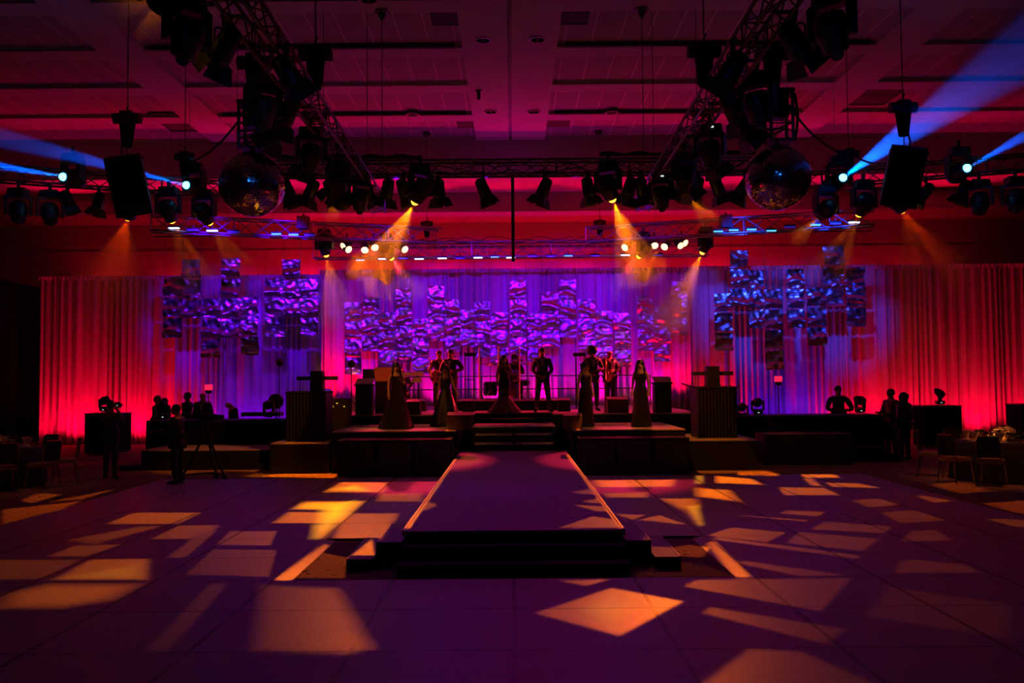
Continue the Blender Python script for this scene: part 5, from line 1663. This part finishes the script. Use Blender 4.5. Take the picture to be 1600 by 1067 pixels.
# drum kit
x0, y0, z0 = G3(792, 27.6, 1.46)
t = thing('drum_kit', 'drum kit with cymbals behind the clear shield on the riser', 'drum kit', (x0, y0, z0))
def drum(c, r, h, rot=None, nm='drum'):
    R4 = Matrix.Translation(Vector(c)) @ (rot.to_4x4() if rot is not None else Matrix.Identity(4))
    b = MB(); b.lathe([(r, -h / 2), (r, h / 2)], 24, R4); o = b.obj(nm, M_drum, t, False)
    b = MB(); b.lathe([(r * 0.97, h / 2), (r * 0.97, h / 2 + 0.004)], 24, R4); b.obj('drum_head', M_skinhd, o)
    b = MB()
    for s in (-1, 1):
        b.lathe([(r * 1.03, s * h / 2 - 0.015), (r * 1.03, s * h / 2 + 0.015)], 24, R4)
    for k in range(8):
        a = k * PI / 4
        b.tube([R4 @ Vector((r * 1.05 * math.cos(a), r * 1.05 * math.sin(a), -h * 0.4)), R4 @ Vector((r * 1.05 * math.cos(a), r * 1.05 * math.sin(a), h * 0.4))], 0.008, 5)
    b.obj('hoop', M_chrome, o)
RX = Matrix.Rotation(PI / 2, 3, 'X')
drum((0, 0, 0.29), 0.28, 0.42, RX, 'bass_drum')
drum((-0.18, -0.05, 0.72), 0.15, 0.20, Matrix.Rotation(0.35, 3, 'X'), 'tom')
drum((0.18, -0.05, 0.72), 0.16, 0.22, Matrix.Rotation(0.35, 3, 'X'), 'tom')
drum((-0.52, 0.15, 0.33), 0.20, 0.40, None, 'floor_tom')
drum((0.50, 0.15, 0.50), 0.18, 0.14, Matrix.Rotation(0.1, 3, 'X'), 'snare_drum')
for (cx_, cy_, cz_, r, tl) in ((-0.50, -0.05, 1.06, 0.24, 0.15), (0.62, -0.05, 1.08, 0.25, 0.12), (-0.85, 0.15, 0.80, 0.18, 0.05), (0.30, 0.25, 1.18, 0.20, 0.3)):
    R4 = Matrix.Translation((cx_, cy_, cz_)) @ Matrix.Rotation(tl, 4, 'X')
    b = MB(); b.lathe([(r, -0.004), (r * 0.5, 0.006), (0.05, 0.012), (0.03, 0.03), (0.005, 0.035)], 24, R4); b.obj('cymbal', M_brass, t, True)
    b = MB(); b.tube([(cx_, cy_, 0.25), (cx_, cy_, cz_ + 0.05)], 0.012, 6)
    for k in range(3):
        a = k * 2.09 + cx_
        b.tube([(cx_, cy_, 0.30), (cx_ + 0.22 * math.cos(a), cy_ + 0.22 * math.sin(a), 0.01)], 0.009, 5)
    b.obj('cymbal_stand', M_chrome, t)
t = thing('clear_shield', 'clear folding shield with pink-lit upright edges around the drums', 'drum shield', (0.0, 26.95, 1.46))
P0 = [(749, 26.9), (779, 26.75), (811, 26.75), (842, 26.9)]
pp = [((px - 800) * Y / FPX, Y - 26.95) for px, Y in P0]
for i in range(3):
    (xa, ya), (xb, yb) = pp[i], pp[i + 1]
    b = MB(); b.quad([(xa, ya, 0.01), (xb, yb, 0.01), (xb, yb, 1.55), (xa, ya, 1.55)]); b.quad([(xa, ya + 0.012, 0.01), (xa, ya + 0.012, 1.55), (xb, yb + 0.012, 1.55), (xb, yb + 0.012, 0.01)])
    b.obj('clear_panel', M_glass, t)
ME = mat('acrylic_edge', (0.85, 0.75, 0.8), 0.4)
for (xa, ya) in pp:
    b = MB(); b.tube([(xa, ya, 0.0), (xa, ya, 1.56)], 0.026, 8); b.obj('edge_strip', ME, t)

# railing round the back of the stage, tall monitor stands
t = thing('guard_rail', 'dark two-bar guard rail along the back of the stage', 'railing', (0, 31.0, 1.16))
b = MB()
for z in (0.58, 1.02):
    b.tube([(-4.5, 0, z), (4.7, 0, z)], 0.022, 6)
b.obj('rail', M_alu, t)
for k in range(9):
    xx = -4.5 + k * 9.2 / 8
    b = MB(); b.tube([(xx, 0, 0), (xx, 0, 1.04)], 0.022, 6); b.obj('post', M_alu, t)
t = thing('stair_rail', 'sloping handrail at the right end of the stage', 'railing', (4.95, 24.5, 0.0))
b = MB(); b.tube([(-0.40, 0, 1.92), (0.45, 0, 1.62), (0.62, 0, 1.52)], 0.022, 6); b.obj('rail', M_black, t)
for xx, zz in ((-0.10, 1.82), (0.40, 1.63)):
    b = MB(); b.tube([(xx, 0, 0.0 if xx > 0 else 1.16), (xx, 0, zz)], 0.02, 6); b.obj('post', M_black, t)
for side, px in (('left', 735), ('right', 905)):
    p = at(px, 554, 27.2)
    t = thing('tall_stand', 'tall two-legged stand with a flat box on top, %s of the drums' % side, 'stand', (p.x, 27.2, 1.16))
    H = p.z - 1.16
    b = MB(); b.box((0, 0, H), (0.36, 0.30, 0.10)); b.obj('flat_box', M_black, t)
    s = 1 if side == 'left' else -1
    for xx in (-0.16 * s, 0.10 * s):
        b = MB(); b.tube([(xx, 0, 0.0), (xx, 0, H - 0.05)], 0.022, 6); b.obj('leg', M_black, t)
    b = MB(); b.tube([(-0.16 * s, 0, H * 0.55), (0.10 * s, 0, H * 0.55)], 0.014, 6); b.obj('crossbar', M_black, t)
# keyboards and cabinets
p = at(633, 585, 25.8)
t = thing('keyboard', 'long pale keyboard on a stand behind the woman in sequins', 'keyboard', (p.x, 25.8, p.z))
b = MB(); b.box((0, 0, 0), (1.05, 0.36, 0.09)); b.box((0, 0.1, 0.055), (1.03, 0.14, 0.02)); b.obj('case', M_keyw, t)
b = MB()
for k in range(36):
    b.box((-0.49 + k * 0.028, -0.12, 0.05), (0.024, 0.13, 0.015))
b.obj('keys', M_white, t)
b = MB()
for s in (-1, 1):
    b.tube([(-0.35, s * 0.12, -0.05), (0.35, s * 0.12, -(p.z - 1.16) + 0.02)], 0.018, 6); b.tube([(0.35, s * 0.12, -0.05), (-0.35, s * 0.12, -(p.z - 1.16) + 0.02)], 0.018, 6)
b.obj('folding_stand', M_black, t)
p = at(600, 588, 25.2)
t = thing('organ_case', 'orange-lit wooden keyboard case left of the woman in sequins', 'keyboard', (p.x, 25.2, 1.16))
H = p.z - 1.16
b = MB(); b.box((0, 0, H / 2 - 0.05), (0.42, 0.45, H - 0.10)); b.obj('base', M_black, t)
b = MB(); b.quad([(-0.25, -0.22, H + 0.25), (-0.20, -0.26, H - 0.14), (0.28, -0.26, H - 0.14), (0.28, -0.22, H + 0.25)]); b.box((0.02, 0, H + 0.03), (0.46, 0.42, 0.38)); b.obj('front_panel', M_wood, t)
b = MB(); b.box((0.0, -0.27, H + 0.15), (0.13, 0.012, 0.035)); b.obj('name_plate', M_keyw, t)
p = at(578, 585, 25.9)
b = MB(); b.box((0, 0, 0), (0.36, 0.3, 0.30)); b.box((0, 0, -(p.z - 1.16) / 2), (0.10, 0.1, p.z - 1.16)); tag(b.obj('monitor_box', M_black, loc=p), 'dark box behind the orange keyboard case', 'box')
p = at(651, 595, 25.2)
t = thing('small_organ', 'pale small keyboard on a stand at the right of the keyboard player', 'keyboard', (p.x, 25.2, p.z))
b = MB(); b.box((0, 0, 0), (0.26, 0.3, 0.10)); b.box((0, 0.05, 0.07), (0.22, 0.15, 0.05)); b.obj('case', M_keyw, t)
b = MB(); b.tube([(0.05, 0, -0.05), (0.05, 0, -(p.z - 1.16))], 0.02, 6); b.obj('leg', M_black, t)
for side, px, Y in (('left', 570, 23.95), ('right', 1034, 23.95)):
    p = at(px, 600 if side == 'left' else 597, Y)
    t = thing('speech_desk', 'black upright desk with a white sloped top on the %s of the stage' % side, 'lectern', (p.x, Y, 1.162))
    H = p.z - 1.162
    b = MB(); b.box((0, 0, H / 2), (0.44, 0.36, H)); b.box((0, 0, H - 0.03), (0.50, 0.42, 0.05)); b.obj('body', M_black, t)
    s = 1 if side == 'left' else -1
    b = MB(); b.quad([(-0.23, -0.18, H + 0.01), (0.23, -0.18, H + 0.01), (0.23 + 0.02 * s, 0.10, H + 0.15), (-0.23 + 0.02 * s, 0.10, H + 0.15)]); b.quad([(-0.23, -0.17, H), (-0.21, 0.11, H + 0.14), (0.25, 0.11, H + 0.14), (0.23, -0.17, H)])
    b.obj('sloped_top', M_white, t)
def wedge(label, px, py, Y, z, wd=0.6, rz=0.0, m=None, h=0.36):
    x = (px - 800) * Y / FPX
    t = thing('floor_monitor', label, 'speaker', (x, Y, z), rz)
    b = MB()
    X = wd / 2
    pr = [(-0.22, 0), (0.22, 0), (0.26, h * 0.5), (0.05, h), (-0.22, h * 0.85)]
    for i in range(len(pr)):
        (a1, b1), (a2, b2) = pr[i], pr[(i + 1) % len(pr)]
        b.quad([(-X, a1, b1), (X, a1, b1), (X, a2, b2), (-X, a2, b2)])
    b.quad([(-X, q[0], q[1]) for q in pr][::-1]); b.quad([(X, q[0], q[1]) for q in pr])
    b.obj('cabinet', m or M_black, t)
    b = MB(); b.quad([(-X * 0.85, 0.262, h * 0.52), (X * 0.85, 0.262, h * 0.52), (X * 0.85, 0.075, h * 0.96), (-X * 0.85, 0.075, h * 0.96)]); b.obj('grille', M_cab, t)
wedge('tan-topped wedge monitor beside the top of the steps, left', 718, 655, 20.9, 0.92, 0.56, 0.0, M_tan2, 0.40)
wedge('tan-topped wedge monitor beside the top of the steps, right', 893, 655, 20.9, 0.92, 0.42, 0.0, M_tan2, 0.36)
wedge('round-topped monitor before the bald man at the right', 962, 628, 24.2, 1.16, 0.56, 0.1, M_tan2, 0.42)
wedge('dark wedge monitor right of the keyboard on the left stage', 646, 632, 24.0, 1.16, 0.36, 0.0, M_black, 0.40)
wedge('small dark wedge monitor left of the drum riser', 731, 632, 25.6, 1.165, 0.34, 0.0, M_black, 0.36)
wedge('small dark wedge monitor right of the drum riser', 880, 632, 25.6, 1.165, 0.34, 0.0, M_black, 0.36)
wedge('lit blue-grey amplifier under the keyboard stand', 655, 622, 26.6, 1.16, 0.40, 0.0, None, 0.36)
# follow-spot style lamps on stands
for label, px, py, Y, z in (('small lamp on a tall thin stand at the left of the stage', 549, 568, 26.0, 1.16), ('small lamp on a thin stand behind the left control desk', 437, 566, 26.0, 0.0)):
    p = at(px, py, Y)
    t = thing('stand_lamp', label, 'stand lamp', (p.x, Y, z))
    H = p.z - z
    b = MB(); b.tube([(0, 0, 0.02), (0, 0, H - 0.1)], 0.015, 6)
    for k in range(3):
        a = k * 2.09 + 0.5
        b.tube([(0, 0, 0.35), (0.3 * math.cos(a), 0.3 * math.sin(a), 0.01)], 0.012, 6)
    b.obj('stand', M_black, t)
    b = MB(); b.lathe([(0.06, -0.12), (0.11, -0.06), (0.10, 0.05), (0.05, 0.12)], 14, Matrix.Translation((0, 0, H)) @ Matrix.Rotation(1.2, 4, 'X')); b.obj('lamp_head', M_black, t, True)
# equipment rack, laptop and fan
p = (-4.52, 22.9, 0.0)
t = thing('equipment_rack', 'black equipment rack with tiny lights left of the speech desk', 'rack', (p[0], 22.95, 0))
b = MB(); b.box((0, 0, 0.82), (0.84, 0.55, 1.60)); b.obj('case', M_black, t)
b = MB()
for k, (dx, dz) in enumerate(((-0.38, 1.52), (-0.25, 1.50), (0.05, 1.42), (0.33, 1.42), (-0.36, 1.38), (0.15, 1.50))):
    b.box((dx, -0.28, dz), (0.035, 0.01, 0.02))
b.box((-0.38, -0.28, 1.40), (0.06, 0.012, 0.12))
b.obj('indicator_lights', M_grn, t)
t = thing('laptop', 'open laptop with a blue screen on the equipment rack', 'laptop', (p[0] - 0.22, 22.9, 1.622))
b = MB(); b.box((0, 0, 0.01), (0.32, 0.24, 0.02)); b.obj('base', M_black, t)
b = MB(); b.box((0, 0.11, 0.13), (0.32, 0.012, 0.22)); o = b.obj('lid', M_black, t)
b = MB(); b.box((0, 0.102, 0.13), (0.29, 0.004, 0.19)); b.obj('screen', M_lap, o)
p = at(431, 627, 24.0)
t = thing('desk_fan', 'round desk fan at the right end of the left desk', 'fan', (p.x, 24.0, p.z))
b = MB(); b.lathe([(0.19, -0.04), (0.205, 0.0), (0.19, 0.04), (0.18, 0.0)], 24, Matrix.Rotation(PI / 2, 4, 'X'))
for k in range(12):
    a = k * PI / 6
    b.tube([(0, -0.05, 0), (0.19 * math.cos(a), -0.03, 0.19 * math.sin(a))], 0.003, 4)
b.obj('cage', M_alu, t)
b = MB()
for k in range(4):
    a = k * PI / 2 + 0.3
    b.quad([(0, 0, 0), (0.16 * math.cos(a), 0.02, 0.16 * math.sin(a)), (0.16 * math.cos(a + 0.7), -0.02, 0.16 * math.sin(a + 0.7))])
b.obj('blade', M_white, t)
b = MB(); b.tube([(0, 0.03, -0.2), (0, 0.03, -(p.z - 1.08))], 0.02, 6); b.obj('stem', M_black, t)
t = thing('mixing_console', 'low audio console with pale edge on the left desk', 'console', at(410, 650, 23.7))
b = MB(); b.box((0, 0, 0.05), (1.0, 0.4, 0.10)); b.obj('case', M_black, t)
b = MB()
for k in range(20):
    b.box((-0.46 + k * 0.048, -0.1, 0.105), (0.015, 0.06, 0.012))
b.obj('faders', M_white, t)
for side, px, py, Y in (('left', 326, 605, 27.6), ('right', 1216, 592, 27.6)):
    p = at(px, py, Y)
    t = thing('lit_sign', 'small glowing red square box on a thin stand behind the %s desk' % side, 'sign', (p.x, Y, 0))
    b = MB(); b.box((0, 0, p.z), (0.22, 0.08, 0.17)); b.obj('sign_box', M_sign, t)
    b = MB(); b.box((0, 0.01, p.z - 0.14), (0.16, 0.1, 0.10)); b.tube([(0, 0, 0.02), (0, 0, p.z - 0.18)], 0.015, 6); b.box((0, 0, 0.02), (0.35, 0.3, 0.03)); b.obj('stand', M_black, t)

# ================================================================== BANQUET TABLES
def mk_chair_proto():
    t = thing('banquet_chair', 'x', 'chair')
    b = MB(); b.box((0, 0, 0.455), (0.42, 0.42, 0.06)); b.box((0, -0.01, 0.49), (0.38, 0.38, 0.03), taper=0.92); b.obj('seat', M_tan, t)
    b = MB(); b.box((0, 0.235, 0.73), (0.38, 0.045, 0.38), Matrix.Rotation(-0.14, 3, 'X'), 0.94); b.obj('backrest', M_cloth, t)
    b = MB(); b.tube([(-0.20, 0.19, 0.44), (-0.20, 0.25, 0.80), (-0.16, 0.275, 0.93), (0.16, 0.275, 0.93), (0.20, 0.25, 0.80), (0.20, 0.19, 0.44)], 0.013, 6); b.obj('back_frame', M_brass, t)
    for sx in (-1, 1):
        for sy in (-1, 1):
            b = MB(); b.tube([(sx * 0.19, sy * 0.18, 0.43), (sx * 0.215, sy * 0.24, 0.0)], 0.012, 6); b.obj('leg', M_chrome, t)
    return t
S_ch = Stamp(mk_chair_proto())
def table(label, x, y, seedv, name):
    t = thing('banquet_table', label, 'table', (x, y, 0))
    b = MB(); b.lathe([(0.90, 0.72), (0.915, 0.735), (0.90, 0.75)], 40); b.obj('tabletop', M_cloth, t)
    for k in range(4):
        a = k * PI / 2 + 0.4
        b = MB(); b.tube([(0.5 * math.cos(a), 0.5 * math.sin(a), 0.0), (0.5 * math.cos(a), 0.5 * math.sin(a), 0.72)], 0.018, 6); b.obj('leg', M_alu, t)
    def wb(tt, z):
        return 0.035 * (0.76 - z) / 0.7 * math.sin(14 * tt)
    b = MB()
    prof = [(0.99, 0.03), (0.96, 0.40), (0.925, 0.74), (0.90, 0.757), (0.001, 0.757)]
    b.lathe(prof, 56, Matrix.Translation((x, y, 0)), 1, wb)
    b.f = b.f[:-2]
    tag(b.obj('tablecloth', M_cloth, smooth=True), 'dark floor-length tablecloth on the ' + name, 'tablecloth')
    r = random.Random(seedv)
    for k in range(8):
        where = ['right edge', 'far right', 'far side', 'far left', 'left edge', 'near left', 'near side', 'near right'][k]
        a = k * PI / 4 + 0.2
        c = (x + 0.66 * math.cos(a), y + 0.66 * math.sin(a), 0.758)
        b = MB(); b.lathe([(0.07, 0.0), (0.135, 0.016), (0.13, 0.02), (0.065, 0.008)], 18, Matrix.Translation(c))
        tag(b.obj('dinner_plate', M_white), 'white dinner plate at the %s of the %s' % (where, name), 'plate', 'plates on the ' + name)
        c = (x + 0.50 * math.cos(a + 0.22), y + 0.50 * math.sin(a + 0.22), 0.758)
        b = MB(); b.lathe([(0.035, 0.0), (0.006, 0.008), (0.006, 0.08), (0.03, 0.11), (0.038, 0.16), (0.032, 0.20), (0.030, 0.20), (0.034, 0.16)], 12, Matrix.Translation(c))
        tag(b.obj('wine_glass', M_glass, smooth=True), 'stemmed clear glass at the %s of the %s' % (where, name), 'glass', 'glasses on the ' + name)
        c = Vector((x + 0.66 * math.cos(a), y + 0.66 * math.sin(a), 0.78))
        b = MB(); b.lathe([(0.05, 0.0), (0.028, 0.05), (0.05, 0.10), (0.09, 0.17)], 9, Matrix.Translation(c), 1, lambda tt, z: 0.25 * math.sin(3 * tt))
        tag(b.obj('folded_napkin', M_flower), 'folded pale napkin on the plate at the %s of the %s' % (where, name), 'napkin', 'napkins on the ' + name)
    for q, (dx, dy) in enumerate(((0.0, 0.0),)):
        t2 = thing('centrepiece', 'low bowl of white flowers in the middle of the ' + name, 'flowers', (x + dx, y + dy, 0.758))
        b = MB(); b.lathe([(0.06, 0), (0.10, 0.05), (0.09, 0.11)], 16); b.obj('bowl', M_white, t2)
        b = MB()
        for k in range(34):
            a, e2 = r.uniform(0, 2 * PI), r.uniform(0.0, 1.3)
            rr = 0.20
            c = Vector((rr * math.cos(a) * math.cos(e2), rr * math.sin(a) * math.cos(e2), 0.13 + rr * 0.75 * math.sin(e2)))
            for j in range(6):
                an = j * PI / 3 + k
                b.ball(c + Vector((0.028 * math.cos(an), 0.028 * math.sin(an), 0.0)), 0.024, 6, 4, (1, 1, 0.6))
            b.ball(c + Vector((0, 0, 0.012)), 0.02, 6, 4)
        b.obj('flowers', M_flower, t2, True)
        b = MB()
        for k in range(16):
            a = k * 0.39
            b.quad([(0.12 * math.cos(a), 0.12 * math.sin(a), 0.1), (0.24 * math.cos(a + 0.12), 0.24 * math.sin(a + 0.12), 0.09), (0.30 * math.cos(a), 0.30 * math.sin(a), 0.12), (0.24 * math.cos(a - 0.12), 0.24 * math.sin(a - 0.12), 0.09)])
        b.obj('leaves', M_leaf, t2)
    c = (x - 0.28, y - 0.16, 0.758)
    t3 = thing('votive_candle', 'small lit candle glass on the ' + name, 'candle', c)
    b = MB(); b.lathe([(0.03, 0), (0.036, 0.07), (0.033, 0.07), (0.028, 0.006)], 12); b.obj('glass', M_glass, t3)
    b = MB(); b.ball((0, 0, 0.035), 0.016, 8, 6, (1, 1, 1.6)); b.obj('flame', M_candle, t3)
    point('candle_glow', (c[0], c[1], c[2] + 0.10), (1.0, 0.2, 0.03), 3.0, 0.02)
TBL = [('round banquet table with a dark cloth at the right edge', 9.75, 18.1, 11, 'near right table'),
       ('round banquet table with a dark cloth farther off at the right edge', 12.6, 20.0, 12, 'far right table'),
       ('round banquet table with a dark cloth at the left edge', -10.45, 18.3, 13, 'left table')]
for a in TBL:
    table(*a)
CH = [(1466, 750, -0.9, 'chair with gold frame, leftmost at the near right table', 1), (1450, 742, -1.25, 'chair partly hidden behind the leftmost one at the near right table', 1),
      (1515, 765, PI + 0.1 - PI, 'chair seen from behind in front of the near right table', 1), (1592, 783, 0.55, 'chair at the right edge nearest the camera, tan back lit', 1),
      (118, 757, 1.0, 'chair with gold frame, rightmost at the left table', 1), (104, 765, 0.7, 'chair second from the right at the left table', 1), (38, 772, 0.0, 'chair seen from behind in front of the left table', 1)]
tabs = {'r': Vector((9.75, 18.1)), 'l': Vector((-10.45, 18.3))}
def chair_at(x, y, tx, ty, label, group):
    d = Vector((tx - x, ty - y))
    rz = math.atan2(d.y, d.x) + PI / 2    # front (-Y) looks at the table
    S_ch.put((x, y, 0.002), label, rz, group)
for (tx, ty, angs, nm) in ((9.75, 18.1, ((203, 'on its left side, turned toward the stage'), (232, 'on its front left'), (268, 'in front, seen from behind'), (318, 'at its front right, nearest the camera'), (150, 'on its far left'), (100, 'behind it, left'), (60, 'behind it, right')), 'near right table'),
                          (12.6, 20.0, ((200, 'on its left side'), (240, 'on its front left'), (150, 'on its far left'), (100, 'behind it')), 'far right table'),
                          (-10.45, 18.3, ((340, 'on its right side'), (308, 'at its front right'), (262, 'in front, seen from behind'), (20, 'on its far right'), (75, 'behind it, right'), (215, 'at its front left'), (110, 'behind it, left')), 'left table')):
    for a, lab in angs:
        r = 1.34
        chair_at(tx + r * math.cos(math.radians(a)), ty + r * math.sin(math.radians(a)), tx, ty, 'banquet chair of the %s, %s' % (nm, lab), 'banquet chairs at the ' + nm)
# unseen warm spots added over the tables for highlights
spot('table_fill_spot', (8.6, 15.5, 6.2), (9.8, 17.8, 0.7), (1, 0.22, 0.02), 240, 40, 0.8, 0.08)
spot('table_fill_spot', (-8.8, 15.5, 6.2), (-10.2, 17.6, 0.7), (1, 0.22, 0.02), 60, 40, 0.8, 0.08)
